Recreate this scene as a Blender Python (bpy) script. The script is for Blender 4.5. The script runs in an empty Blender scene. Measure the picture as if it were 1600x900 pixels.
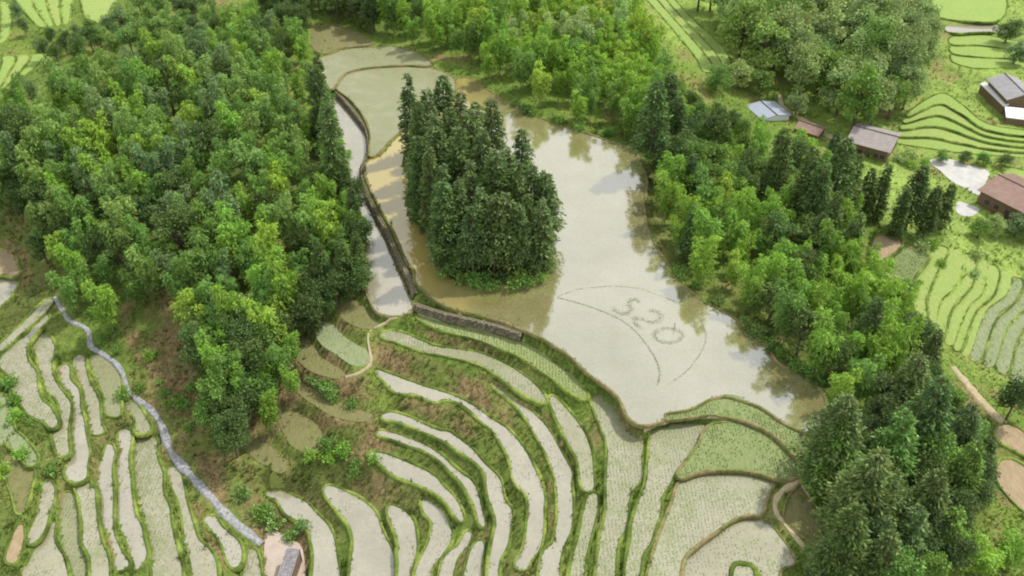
import bpy, bmesh, math, random
import numpy as np
from mathutils import Vector
from mathutils.geometry import tessellate_polygon

random.seed(7); rng = np.random.default_rng(7)
R = math.radians
scene = bpy.context.scene
C = scene.collection

# ------------------------------------------------------------------ camera
CAM_Z, PITCH, FPX = 97.0, 38.0, 1400.0
cd = bpy.data.cameras.new('camera'); cam = bpy.data.objects.new('camera', cd); C.objects.link(cam)
cam.location = (0, 0, CAM_Z); cam.rotation_euler = (R(90 - PITCH), 0, 0)
cd.sensor_width = 36; cd.lens = FPX / 1600 * 36; cd.clip_start = 1; cd.clip_end = 6000
scene.camera = cam
# ------------------------------------------------------------------ sky, sun, exposure
SUN_EL, SUN_AZ = 56.0, 58.0            # azimuth measured from +Y (away from the camera) towards +X
w = bpy.data.worlds.new('World'); scene.world = w; w.use_nodes = True
nt = w.node_tree; nt.nodes.clear()
out = nt.nodes.new('ShaderNodeOutputWorld'); bg = nt.nodes.new('ShaderNodeBackground')
sky = nt.nodes.new('ShaderNodeTexSky'); sky.sky_type = 'NISHITA'; sky.sun_disc = False
sky.sun_elevation = R(SUN_EL); sky.sun_rotation = R(SUN_AZ); sky.altitude = 500
tc = nt.nodes.new('ShaderNodeTexCoord'); no = nt.nodes.new('ShaderNodeTexNoise')
no.inputs['Scale'].default_value = 2.6; no.inputs['Detail'].default_value = 6
rp = nt.nodes.new('ShaderNodeValToRGB'); rp.color_ramp.elements[0].position = 0.26; rp.color_ramp.elements[1].position = 0.54
mx = nt.nodes.new('ShaderNodeMix'); mx.data_type = 'RGBA'
mx.inputs['B'].default_value = (10.2, 10.5, 10.8, 1)
nt.links.new(tc.outputs['Generated'], no.inputs['Vector']); nt.links.new(no.outputs['Fac'], rp.inputs['Fac'])
nt.links.new(rp.outputs['Color'], mx.inputs['Factor']); nt.links.new(sky.outputs['Color'], mx.inputs['A'])
nt.links.new(mx.outputs['Result'], bg.inputs['Color']); bg.inputs['Strength'].default_value = 0.10
nt.links.new(bg.outputs['Background'], out.inputs['Surface'])
sd = bpy.data.lights.new('sun', 'SUN'); sd.energy = 3.2; sd.angle = R(1.5); sd.color = (1.0, 0.96, 0.90)
sun = bpy.data.objects.new('sun', sd); C.objects.link(sun); sun.location = (0, 150, 200)
sv = Vector((math.cos(R(SUN_EL)) * math.sin(R(SUN_AZ)), math.cos(R(SUN_EL)) * math.cos(R(SUN_AZ)), math.sin(R(SUN_EL))))
sun.rotation_euler = sv.to_track_quat('Z', 'Y').to_euler()
vs = scene.view_settings; vs.view_transform = 'Standard'; vs.look = 'None'; vs.exposure = 0.25; vs.gamma = 1.0; vs.use_curve_mapping = False
scene.cycles.filter_width = 2.0; scene.cycles.max_bounces = 6; scene.cycles.diffuse_bounces = 3; scene.cycles.transparent_max_bounces = 4

# ------------------------------------------------------------------ projection: a pixel of the 1600x900 photograph at a given height
cp, sp = math.cos(R(PITCH)), math.sin(R(PITCH))
def ray(px, py):
    px = np.asarray(px, float); py = np.asarray(py, float)
    u = (px - 800) / FPX; v = (450 - py) / FPX
    return u, cp + v * sp, -sp + v * cp
def P(px, py, z):
    dx, dy, dz = ray(px, py); t = (np.asarray(z, float) - CAM_Z) / dz
    return np.stack([dx * t, dy * t, np.broadcast_to(z, np.shape(t)).astype(float)], -1)
def ppm(py):                                  # pixels per metre on level ground, for spacing
    d = CAM_Z / math.sin(R(PITCH) + math.atan((py - 450) / FPX)); return FPX / d

# ------------------------------------------------------------------ noise on the ground plane
def vnoise(x, y, scale, seed):
    g = np.random.default_rng(seed).random((257, 257))
    X = np.asarray(x) / scale + 1000.3; Y = np.asarray(y) / scale + 1000.7
    xi = np.floor(X).astype(int); yi = np.floor(Y).astype(int); fx = X - xi; fy = Y - yi
    fx = fx * fx * (3 - 2 * fx); fy = fy * fy * (3 - 2 * fy); xi %= 256; yi %= 256
    return (g[yi, xi] * (1 - fx) + g[yi, xi + 1] * fx) * (1 - fy) + (g[yi + 1, xi] * (1 - fx) + g[yi + 1, xi + 1] * fx) * fy - 0.5
def fbm(x, y, scale, seed, n=3):
    s = 0; a = 1
    for k in range(n): s = s + a * vnoise(x, y, scale / 2 ** k, seed + k); a *= 0.5
    return s

# ------------------------------------------------------------------ object helpers
def link(o, parent=None):
    C.objects.link(o)
    if parent is not None: o.parent = parent
    return o
def tag(o, label=None, cat=None, group=None, kind=None):
    if label: o['label'] = label
    if cat: o['category'] = cat
    if group: o['group'] = group
    if kind: o['kind'] = kind
    return o
def mesh(name, V, F, mat=None, col=None, smooth=False):
    V = np.asarray(V, np.float32).reshape(-1, 3); F = np.asarray(F, np.int32)
    me = bpy.data.meshes.new(name); n = F.shape[1]
    me.vertices.add(len(V)); me.vertices.foreach_set('co', V.ravel())
    me.loops.add(F.size); me.loops.foreach_set('vertex_index', F.ravel())
    me.polygons.add(len(F)); me.polygons.foreach_set('loop_start', np.arange(0, F.size, n, dtype=np.int32))
    if smooth: me.polygons.foreach_set('use_smooth', np.ones(len(F), bool))
    me.update(calc_edges=True)
    if col is not None:
        a = me.color_attributes.new('Col', 'FLOAT_COLOR', 'POINT')
        c4 = np.ones((len(V), 4), np.float32); c4[:, :3] = col; a.data.foreach_set('color', c4.ravel())
    if mat: me.materials.append(mat)
    return me
def obj(name, me, parent=None): return link(bpy.data.objects.new(name, me), parent)
def empty(name, loc, rz=0):
    o = link(bpy.data.objects.new(name, None)); o.location = loc; o.rotation_euler = (0, 0, rz); o.empty_display_size = 0.5
    return o
class MB:
    def __init__(s): s.v = []; s.f = []
    def quad(s, a, b, c, d):
        i = len(s.v); s.v += [tuple(a), tuple(b), tuple(c), tuple(d)]; s.f.append((i, i + 1, i + 2, i + 3))
    def box(s, o, ax, ay, az):
        o, ax, ay, az = (np.array(q, float) for q in (o, ax, ay, az)); i = len(s.v)
        for k in range(8): s.v.append(tuple(o + ax * (k & 1) + ay * (k >> 1 & 1) + az * (k >> 2 & 1)))
        s.f += [(i + a, i + b, i + c, i + d) for a, b, c, d in ((0, 2, 3, 1), (4, 5, 7, 6), (0, 1, 5, 4), (2, 6, 7, 3), (0, 4, 6, 2), (1, 3, 7, 5))]
    def build(s, name, mat, parent=None):
        me = bpy.data.meshes.new(name); me.from_pydata(s.v, [], s.f); me.update(); me.materials.append(mat)
        bm = bmesh.new(); bm.from_mesh(me); bmesh.ops.recalc_face_normals(bm, faces=bm.faces); bm.to_mesh(me); bm.free()
        return obj(name, me, parent)

# ------------------------------------------------------------------ materials
def newmat(name):
    m = bpy.data.materials.new(name); m.use_nodes = True
    t = m.node_tree; return m, t, t.nodes, t.links, t.nodes['Principled BSDF']
def N(nodes, typ, **kw):
    n = nodes.new(typ)
    for k, v in kw.items():
        if k in n.inputs: n.inputs[k].default_value = v
        else: setattr(n, k, v)
    return n
def noise(nodes, links, scale, detail=4, rough=0.6, vec=None):
    n = N(nodes, 'ShaderNodeTexNoise', Scale=scale, Detail=detail, Roughness=rough)
    if vec is None:
        g = nodes.new('ShaderNodeNewGeometry'); vec = g.outputs['Position']
    links.new(vec, n.inputs['Vector']); return n
def ramp(nodes, links, fac, stops):
    r = nodes.new('ShaderNodeValToRGB'); e = r.color_ramp.elements
    while len(e) < len(stops): e.new(0.5)
    for el, (p, c) in zip(e, stops): el.position = p; el.color = (*c, 1) if len(c) == 3 else c
    links.new(fac, r.inputs['Fac']); return r
def mixc(nodes, links, fac, a, b, typ='MIX'):
    m = nodes.new('ShaderNodeMix'); m.data_type = 'RGBA'; m.blend_type = typ
    for s, v in (('Factor', fac), ('A', a), ('B', b)):
        if hasattr(v, 'links') or hasattr(v, 'is_output'): links.new(v, m.inputs[s])
        elif s == 'Factor': m.inputs[s].default_value = v
        else: m.inputs[s].default_value = (*v, 1)
    return m.outputs['Result']
def bump(nodes, links, h, bsdf, strength, dist):
    b = N(nodes, 'ShaderNodeBump', Strength=strength, Distance=dist); links.new(h, b.inputs['Height']); links.new(b.outputs['Normal'], bsdf.inputs['Normal'])

def leaf_material(name, trans=0.32):
    m, t, n, l, b = newmat(name); n.remove(b); o = n['Material Output']
    at = N(n, 'ShaderNodeAttribute', attribute_name='Col'); oi = n.new('ShaderNodeObjectInfo')
    c = mixc(n, l, 1.0, at.outputs['Color'], oi.outputs['Color'], 'MULTIPLY')
    d = N(n, 'ShaderNodeBsdfPrincipled', Roughness=0.55); d.inputs['Specular IOR Level'].default_value = 0.25
    tr = n.new('ShaderNodeBsdfTranslucent'); ms = N(n, 'ShaderNodeMixShader'); ms.inputs[0].default_value = trans
    l.new(c, d.inputs['Base Color']); hs = N(n, 'ShaderNodeHueSaturation', Hue=0.48, Saturation=1.1, Value=1.5)
    l.new(c, hs.inputs['Color']); l.new(hs.outputs['Color'], tr.inputs['Color'])
    l.new(d.outputs[0], ms.inputs[1]); l.new(tr.outputs[0], ms.inputs[2]); l.new(ms.outputs[0], o.inputs['Surface'])
    return m
M = {}
M['leaf'] = leaf_material('leaf', 0.24); M['needle'] = leaf_material('needle', 0.14); M['blade'] = leaf_material('blade', 0.25)

def ground_material():
    m, t, n, l, b = newmat('ground'); b.inputs['Roughness'].default_value = 0.95; b.inputs['Specular IOR Level'].default_value = 0.1
    at = N(n, 'ShaderNodeAttribute', attribute_name='Col')
    n1 = noise(n, l, 1.1, 8, 0.7); n2 = noise(n, l, 5.0, 4, 0.6)
    r1 = ramp(n, l, n1.outputs['Fac'], [(0.3, (0.55, 0.58, 0.5)), (0.7, (1.4, 1.36, 1.3))])
    r2 = ramp(n, l, n2.outputs['Fac'], [(0.3, (0.7, 0.72, 0.65)), (0.7, (1.25, 1.25, 1.2))])
    c = mixc(n, l, 1.0, at.outputs['Color'], r1.outputs['Color'], 'MULTIPLY'); c = mixc(n, l, 1.0, c, r2.outputs['Color'], 'MULTIPLY')
    l.new(c, b.inputs['Base Color']); bump(n, l, n2.outputs['Fac'], b, 0.8, 0.25); return m
M['ground'] = ground_material()

def water_material(name, mud, mud2, ior=2.0, rough=0.07, seed=0.0, rot=0.0, silt=False):
    m, t, n, l, b = newmat(name); g = n.new('ShaderNodeNewGeometry')
    nz = noise(n, l, 0.16, 6, 0.62); c = ramp(n, l, nz.outputs['Fac'], [(0.32, mud), (0.68, mud2)]).outputs['Color']
    nf = noise(n, l, 1.6, 6, 0.75)
    c = mixc(n, l, 1.0, c, ramp(n, l, nf.outputs['Fac'], [(0.3, (0.82, 0.83, 0.8)), (0.7, (1.12, 1.12, 1.12))]).outputs['Color'], 'MULTIPLY')
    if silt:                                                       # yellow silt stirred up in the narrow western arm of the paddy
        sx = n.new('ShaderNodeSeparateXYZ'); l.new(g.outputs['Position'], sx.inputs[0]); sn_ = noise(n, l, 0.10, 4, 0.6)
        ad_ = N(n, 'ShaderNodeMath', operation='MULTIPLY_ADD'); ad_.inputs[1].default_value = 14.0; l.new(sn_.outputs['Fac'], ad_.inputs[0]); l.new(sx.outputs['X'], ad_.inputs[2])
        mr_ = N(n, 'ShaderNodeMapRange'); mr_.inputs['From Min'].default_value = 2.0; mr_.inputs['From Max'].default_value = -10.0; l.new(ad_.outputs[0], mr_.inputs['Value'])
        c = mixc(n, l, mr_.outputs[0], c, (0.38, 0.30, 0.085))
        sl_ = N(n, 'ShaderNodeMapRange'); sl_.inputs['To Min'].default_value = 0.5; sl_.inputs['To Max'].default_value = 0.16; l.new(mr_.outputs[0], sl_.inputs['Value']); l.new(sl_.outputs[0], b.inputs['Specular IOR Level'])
    b.inputs['IOR'].default_value = ior; b.inputs['Roughness'].default_value = rough
    if seed > 0:
        mp = N(n, 'ShaderNodeMapping'); mp.inputs['Rotation'].default_value = (0, 0, R(rot)); mp.inputs['Scale'].default_value = (1.0, 0.4, 1.0)
        l.new(g.outputs['Position'], mp.inputs['Vector'])
        sn = noise(n, l, 3.6, 4, 0.75, mp.outputs['Vector']); big = noise(n, l, 0.3, 3, 0.6)
        ad = N(n, 'ShaderNodeMath', operation='MULTIPLY_ADD'); ad.inputs[1].default_value = 0.55
        l.new(big.outputs['Fac'], ad.inputs[0]); l.new(sn.outputs['Fac'], ad.inputs[2])
        th = 0.83 - 0.16 * seed
        k = ramp(n, l, ad.outputs[0], [(th, (0, 0, 0)), (th + 0.10, (1, 1, 1))])
        c = mixc(n, l, k.outputs['Color'], c, (0.225, 0.24, 0.125))
        rr = N(n, 'ShaderNodeMapRange'); rr.inputs['To Min'].default_value = rough; rr.inputs['To Max'].default_value = 0.65
        l.new(k.outputs['Color'], rr.inputs['Value']); l.new(rr.outputs[0], b.inputs['Roughness'])
        si = N(n, 'ShaderNodeMapRange'); si.inputs['To Min'].default_value = 0.5; si.inputs['To Max'].default_value = 0.12
        l.new(k.outputs['Color'], si.inputs['Value']); l.new(si.outputs[0], b.inputs['Specular IOR Level'])
    l.new(c, b.inputs['Base Color'])
    wv = noise(n, l, 1.2, 3, 0.6); bump(n, l, wv.outputs['Fac'], b, 0.05, 0.1)
    return m
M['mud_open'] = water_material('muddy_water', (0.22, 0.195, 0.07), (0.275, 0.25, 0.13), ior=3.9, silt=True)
M['mud_pale'] = water_material('pale_muddy_water', (0.27, 0.245, 0.165), (0.34, 0.31, 0.22), ior=2.3, rough=0.12)
M['seed_a'] = water_material('planted_water', (0.27, 0.245, 0.155), (0.33, 0.305, 0.205), ior=2.0, rough=0.15, seed=0.35, rot=5)
M['seed_b'] = water_material('planted_water_dense', (0.27, 0.245, 0.155), (0.32, 0.30, 0.20), ior=2.0, rough=0.18, seed=0.7, rot=12)
M['seed_c'] = water_material('planted_water_olive', (0.22, 0.205, 0.095), (0.28, 0.265, 0.14), ior=1.9, rough=0.2, seed=0.8, rot=80)
def crop_material(name, a, b_, c_, sc=1.4, rot=0):
    m, t, n, l, b = newmat(name); b.inputs['Roughness'].default_value = 0.8; b.inputs['Specular IOR Level'].default_value = 0.2
    g = n.new('ShaderNodeNewGeometry'); mp = N(n, 'ShaderNodeMapping'); mp.inputs['Rotation'].default_value = (0, 0, R(rot)); mp.inputs['Scale'].default_value = (1.0, 0.25, 1.0)
    l.new(g.outputs['Position'], mp.inputs['Vector'])
    n1 = noise(n, l, sc * 2, 6, 0.7, mp.outputs['Vector']); n2 = noise(n, l, 0.12, 4, 0.6)
    c = mixc(n, l, n2.outputs['Fac'], a, b_)
    k = ramp(n, l, n1.outputs['Fac'], [(0.42, (0, 0, 0)), (0.68, (1, 1, 1))])
    c = mixc(n, l, k.outputs['Color'], c, c_); l.new(c, b.inputs['Base Color']); bump(n, l, n1.outputs['Fac'], b, 0.7, 0.3); return m
M['rice'] = crop_material('young_rice', (0.135, 0.205, 0.05), (0.22, 0.265, 0.10), (0.27, 0.285, 0.15))
M['rice_pale'] = crop_material('young_rice_thin', (0.17, 0.235, 0.065), (0.24, 0.29, 0.11), (0.33, 0.33, 0.17))
M['rice_bright'] = crop_material('bright_rice', (0.20, 0.31, 0.055), (0.25, 0.36, 0.07), (0.30, 0.37, 0.12))
M['fallow'] = crop_material('fallow_soil', (0.19, 0.155, 0.07), (0.155, 0.18, 0.055), (0.215, 0.20, 0.09))
M['tan'] = crop_material('tan_soil', (0.33, 0.25, 0.15), (0.30, 0.22, 0.12), (0.40, 0.31, 0.19))
M['yellowgreen'] = crop_material('stubble_green', (0.21, 0.315, 0.06), (0.27, 0.36, 0.08), (0.34, 0.37, 0.14))
M['greygreen'] = crop_material('weedy_green', (0.17, 0.23, 0.09), (0.23, 0.27, 0.13), (0.31, 0.31, 0.19))
def plain(name, c, rough=0.8, sc=3.0, var=0.25, spec=0.3):
    m, t, n, l, b = newmat(name); b.inputs['Roughness'].default_value = rough; b.inputs['Specular IOR Level'].default_value = spec
    n1 = noise(n, l, sc, 6, 0.7)
    k = ramp(n, l, n1.outputs['Fac'], [(0.28, tuple(x * (1 - var) for x in c)), (0.72, tuple(min(1, x * (1 + var)) for x in c))])
    l.new(k.outputs['Color'], b.inputs['Base Color']); bump(n, l, n1.outputs['Fac'], b, 0.3, 0.05); return m
M['bark'] = plain('bark', (0.13, 0.10, 0.075)); M['culm'] = plain('bamboo_culm', (0.20, 0.25, 0.10))
M['stone'] = plain('dark_stone', (0.20, 0.175, 0.12), 0.9, 1.1, 0.6); M['rubble'] = plain('wall_earth', (0.15, 0.13, 0.07), 0.95)
M['concrete'] = plain('path_concrete', (0.27, 0.27, 0.27), 0.92, 2.2, 0.7); M['yard'] = plain('yard_concrete', (0.42, 0.345, 0.28), 0.85, 0.6, 0.16)
M['whiteyard'] = plain('white_concrete', (0.46, 0.445, 0.41), 0.8, 0.5, 0.2)
M['dirt'] = plain('dirt_path', (0.40, 0.33, 0.20), 0.95, 1.5, 0.3)
M['tile_grey'] = plain('grey_roof_tile', (0.27, 0.25, 0.255), 0.85, 1.5, 0.4); M['tile_pale'] = plain('pale_roof_tile', (0.42, 0.40, 0.40), 0.85, 0.8, 0.18)
M['tile_brown'] = plain('brown_roof_tile', (0.30, 0.20, 0.16), 0.85, 0.8, 0.2); M['tile_mid'] = plain('taupe_roof_tile', (0.33, 0.29, 0.27), 0.85, 0.8, 0.2)
M['blue_metal'] = plain('blue_grey_sheet', (0.36, 0.395, 0.45), 0.5, 0.6, 0.1, 0.5)
M['wood'] = plain('weathered_wood', (0.19, 0.125, 0.08), 0.85, 4, 0.35); M['white'] = plain('white_paint', (0.75, 0.75, 0.74), 0.6, 2, 0.06)
M['dark'] = plain('dark_glass', (0.03, 0.035, 0.04), 0.25, 2, 0.1, 0.5); M['darkwood'] = plain('dark_beam', (0.07, 0.055, 0.045))
M['seedling'] = plain('seedling', (0.21, 0.21, 0.13), 0.8, 3, 0.3, 0.1)

# ------------------------------------------------------------------ the fields, traced on the photograph: (name key, height, material, points)
def T(ox, oy, pts, s=0.25): return [(ox + x * s, oy + y * s) for x, y in pts]
a1 = lambda *p: T(0, 450, p); a2 = lambda *p: T(0, 675, p); a3 = lambda *p: T(400, 450, p); a4 = lambda *p: T(400, 675, p)
a5 = lambda *p: T(750, 450, p); a6 = lambda *p: T(750, 675, p); a7 = lambda *p: T(1000, 620, p, 0.311); a8 = lambda *p: T(1300, 340, p, 0.2445)
z1 = lambda *p: T(440, 20, p); z2 = lambda *p: T(440, 240, p)
BIG = [(600,241),(580,250),(574,262),(576,282),(590,312),(605,340),(620,365),(630,390),(640,410),(650,420),(652,440),(665,452),(685,468),
 (712,481),(750,490),(787,500),(825,515),(855,530),(890,552),(920,580),(942,597),(962,612),(975,630),(985,650),(997,661),(1012,661),(1033,655),(1037,644),
 (1075,637),(1105,622),(1131,616),(1155,621),(1193,636),(1224,657),(1261,674),(1278,670),(1287,648),(1283,618),(1270,600),(1250,585),(1215,570),(1195,545),(1165,515),
 (1130,490),(1100,475),(1075,455),(1050,425),(1025,390),(1008,355),(1003,320),(1008,290),(1003,260),(995,240),(960,225),(910,208),(860,192),(820,178),(795,163),(762,143),(727,122),
 (695,140),(665,175),(625,210)]
F = []
def fld(label, z, mat, pts, bund='grass', bw=0.32, bh=0.2, grow=0.27):
    F.append(dict(label=label, z=z, mat=mat, pts=[(x, y if y < 897 else 955) for x, y in pts], bund=bund, bw=bw, bh=bh, grow=grow))
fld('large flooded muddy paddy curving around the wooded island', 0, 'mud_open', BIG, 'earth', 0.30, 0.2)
fld('narrow pale flooded paddy channel beside the bamboo hillside', -1.4, 'mud_pale', [(512,145),(522,145),(547,175),(568,205),(570,240),(560,265),(563,300),(578,335),(598,375),(613,410),(630,450),(636,465),(641,475),(640,485),(622,492),(600,490),(585,477),(575,450),(578,425),(575,390),(572,352),(560,315),(550,277),(542,252),(530,210),(517,175),(507,157)], 'earth', 0.28, 0.16)
fld('olive planted paddy left of the island at the far end', 0.3, 'seed_c', z1((360,430),(400,385),(490,360),(640,345),(780,340),(930,348),(1080,430),(1000,600),(745,735),(590,880),(555,880),(565,760),(520,640),(440,540),(355,475)), 'earth', 0.28, 0.16)
fld('far curved paddy under the dark trees', 0.7, 'seed_c', z1((240,290),(320,260),(430,225),(560,220),(700,215),(800,240),(880,280),(930,325),(780,322),(640,328),(480,345),(390,375),(345,425),(310,470),(270,450),(240,370)), 'earth', 0.28, 0.16)
fld('brown drained plot at the far tip of the paddies', 1.2, 'fallow', z1((160,95),(300,80),(420,110),(520,160),(555,195),(430,205),(340,225),(250,250),(190,190),(140,130)), 'earth', 0.28, 0.16)
# left terraces
fld('broad pale terrace paddy leftmost below the bamboo', -6.2, 'seed_a', a1((270,170),(180,290),(40,400),(15,480),(90,550),(110,650),(190,780),(290,830),(330,860),(345,840),(310,760),(250,700),(215,600),(210,530),(160,460),(150,380),(190,310),(230,260),(290,190)), grow=0.38)
fld('thin slanting terrace strip beside the grassy bank', -5.9, 'seed_a', a1((300,75),(150,220),(0,360),(0,385),(30,370),(170,240),(310,110)), grow=0.38)
fld('winding terrace paddy with rounded upper end', -7.1, 'seed_a', a1((200,310),(250,290),(290,300),(325,360),(320,430),(310,500),(330,590),(410,700),(425,760),(410,890),(415,980),(420,1030),(390,1045),(365,1010),(345,900),(375,820),(388,760),(370,700),(300,620),(262,540),(250,440),(220,380)), grow=0.38)
fld('slim terrace paddy widening above a cross bund', -8.0, 'mud_pale', a1((390,490),(420,500),(430,580),(480,640),(490,760),(510,830),(520,900),(530,960),(545,1030),(530,1110),(530,1185),(470,1205),(430,1170),(430,1110),(455,1000),(450,830),(462,740),(455,650),(400,600),(385,540)), grow=0.38)
fld('pale terrace strip continuing below the cross bund', -8.7, 'seed_a', a2((490,335),(540,315),(555,360),(585,370),(590,560),(620,700),(660,820),(665,900),(590,900),(580,800),(530,680),(535,560),(510,420)), grow=0.38)
fld('short slender terrace strip left of the stone path', -8.7, 'seed_a', a1((480,430),(515,440),(525,510),(560,620),(600,700),(620,850),(640,900),(580,895),(560,770),(530,680),(500,560),(470,480)), grow=0.38)
fld('olive wedge terrace inside the bend of the stone path', -9.0, 'seed_c', a1((560,450),(610,430),(690,470),(735,540),(745,600),(738,680),(740,790),(700,795),(662,760),(660,680),(620,560)), grow=0.38)
fld('small terrace wedge against the stone path', -10.0, 'seed_b', a1((765,730),(830,722),(890,800),(930,885),(865,890),(855,800)), grow=0.38)
fld('pale yellowish terrace strip ending in a point', -10.5, 'mud_pale', a2((755,0),(800,0),(810,60),(790,160),(800,290),(810,400),(830,520),(870,600),(880,680),(900,760),(890,800),(850,850),(830,800),(820,700),(780,620),(740,560),(730,430),(745,330),(740,230),(760,120)), grow=0.38)
fld('narrow stepped terrace strip with a pointed head', -9.7, 'mud_pale', a2((680,80),(705,130),(690,210),(690,300),(690,400),(690,560),(700,640),(740,740),(790,820),(770,850),(730,850),(720,760),(690,660),(640,560),(630,430),(620,300),(612,240),(650,170)), grow=0.38)
fld('wide long terrace paddy next to the stone path', -11.2, 'seed_b', a2((850,60),(880,40),(955,30),(970,90),(965,150),(1000,260),(1000,370),(1040,470),(1055,560),(1090,700),(1110,800),(1130,900),(1010,900),(960,790),(950,680),(900,500),(860,330),(850,200)), grow=0.38)
fld('long tapering terrace strip beside the rubble bank', -12.2, 'seed_a', a2((1070,230),(1110,260),(1130,340),(1150,420),(1180,520),(1220,670),(1290,740),(1340,850),(1345,900),(1250,900),(1210,800),(1170,700),(1160,580),(1140,460),(1080,320),(1060,270)), grow=0.38)
fld('small white paddy below the stone path', -13.2, 'mud_pale', a2((1290,550),(1330,540),(1370,600),(1420,640),(1480,690),(1500,750),(1490,820),(1460,830),(1430,780),(1400,700),(1350,620)), grow=0.38)
fld('pale corner plot beside the concrete yard', -14.2, 'seed_a', a2((1540,790),(1590,765),(1640,900),(1540,900)), grow=0.38)
fld('thin curved terrace strip at far lower left', -7.9, 'seed_a', a2((290,320),(320,340),(320,420),(290,530),(250,640),(190,690),(200,620),(250,500),(270,400)), grow=0.38)
fld('triangular pale paddy at lower left', -8.6, 'seed_a', a2((310,550),(330,560),(320,670),(350,750),(390,830),(415,900),(200,900),(160,850),(210,760),(230,660),(290,600)), grow=0.38)
fld('olive terrace strip with rounded head at lower left', -9.2, 'seed_c', a2((400,410),(440,390),(460,470),(480,560),(490,700),(520,800),(540,900),(440,900),(420,800),(390,680),(380,520)), grow=0.38)
fld('little reddish plot at the lower left edge', -7.6, 'tan', a2((120,590),(135,600),(130,700),(95,810),(50,790),(80,680)))
fld('brown fallow plot on the left slope', -7.0, 'fallow', a2((30,160),(90,170),(200,250),(180,350),(150,470),(120,500),(95,400),(60,300)))
fld('fallow strip climbing to the left edge', -6.4, 'greygreen', [(0,620),(8,630),(15,655),(20,675),(30,682),(52,708),(57,722),(47,725),(32,707),(8,690),(0,690)])
# amphitheatre
fld('green ledge terrace right under the stone wall', -2.0, 'rice_pale', [(654,491),(665,491),(700,507),(750,516),(788,524),(825,540),(850,556),(868,571),(890,584),(903,598),(915,615),(912,622),(885,605),(865,590),(842,575),(822,559),(788,545),(750,530),(700,518),(660,500)])
fld('second curved terrace with a white flooded end', -3.4, 'seed_b', [(598,522),(612,517),(638,525),(662,535),(675,542),(712,547),(750,553),(785,568),(812,585),(835,603),(848,620),(851,628),(842,627),(812,610),(780,585),(750,568),(720,560),(690,553),(668,550),(640,541),(618,533),(600,527)])
fld('short pale terrace below the second curved terrace', -3.5, 'seed_a', [(860,625),(868,622),(885,642),(910,675),(922,708),(925,760),(912,761),(905,718),(885,680),(875,660)])
fld('long white terrace sweeping through the middle', -5.9, 'mud_pale', [(587,578),(600,582),(625,592),(662,605),(700,616),(738,635),(765,655),(795,675),(822,710),(847,767),(847,800),(846,835),(837,862),(827,875),(822,887),(810,887),(810,877),(822,855),(827,815),(827,775),(805,750),(797,715),(775,675),(757,660),(735,640),(712,625),(690,622),(680,627),(650,615),(620,612),(600,592)])
fld('white crescent terrace right of the middle sweep', -4.6, 'mud_pale', [(770,600),(795,620),(820,635),(842,657),(857,675),(882,717),(892,740),(890,750),(892,792),(890,825),(880,850),(872,882),(868,900),(842,900),(850,870),(867,850),(872,825),(874,785),(870,745),(860,717),(837,675),(822,650),(807,632),(787,615)])
fld('planted strip between two grassy bunds', -3.7, 'seed_b', a6((690,400),(720,390),(730,440),(700,600),(650,800),(640,900),(560,900),(590,800),(630,640),(660,500)))
fld('wide planted terrace below the corner of the large paddy', -2.4, 'seed_b', [(930,620),(940,616),(957,625),(970,637),(982,662),(995,675),(1003,690),(1000,720),(1002,747),(987,765),(980,785),(975,825),(962,855),(955,900),(930,900),(940,850),(950,800),(951,750),(952,700),(945,675),(935,650),(927,630)])
fld('planted terrace tapering down from the dirt path', -1.6, 'seed_b', [(1021,675),(1037,669),(1062,662),(1094,663),(1101,668),(1091,688),(1070,716),(1054,735),(1045,757),(1032,775),(1030,800),(1020,825),(1013,850),(1000,875),(987,900),(972,900),(987,850),(990,825),(1000,787),(1012,757),(1017,715)])
fld('bright green rice field below the dirt path', -0.7, 'rice', a7((350,155),(440,135),(530,145),(640,195),(735,275),(795,345),(815,375),(765,405),(700,405),(640,385),(540,362),(430,357),(340,362),(270,374),(200,395),(245,330),(305,240)), 'earth', 0.25, 0.14)
fld('pale rounded paddy below the green rice field', -1.4, 'seed_b', a7((205,440),(270,405),(350,390),(450,390),(560,396),(640,415),(675,425),(640,470),(615,560),(600,585),(530,585),(450,615),(350,685),(270,745),(200,825),(160,900),(20,900),(80,780),(130,640),(175,530)), 'earth', 0.27, 0.16)
fld('lowest pale paddy at the bottom edge with a round pond', -2.1, 'seed_a', a7((185,900),(235,822),(303,755),(385,697),(473,638),(540,612),(600,622),(645,647),(705,715),(752,790),(760,835),(690,875),(680,900),(610,900),(570,860),(510,845),(460,870),(450,900)), 'earth', 0.27, 0.16)
fld('tiny round pond inside the lowest paddy', -1.9, 'seed_a', a7((475,900),(485,875),(520,866),(565,882),(580,900)), 'grass', 0.5, 0.3)
fld('grassy green crescent between large paddy and dirt path', -0.15, 'rice', a7((120,100),(165,78),(245,58),(335,18),(420,2),(500,17),(615,66),(695,118),(790,187),(835,235),(838,320),(825,330),(775,278),(695,198),(615,148),(520,108),(420,88),(330,84),(240,98),(130,106)), 'earth', 0.25, 0.14)
fld('olive brown plot beside the dark evergreens', -1.6, 'fallow', a7((800,465),(830,495),(900,595),(1000,695),(1015,712),(930,755),(860,715),(745,628),(735,590),(762,505)), 'earth', 0.25, 0.14)
fld('white sliver terrace in the inner curve', -9.4, 'mud_pale', a4((710,140),(760,135),(900,180),(1100,270),(1170,350),(1260,450),(1290,540),(1270,540),(1210,450),(1100,360),(950,300),(850,250),(770,190)))
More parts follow.
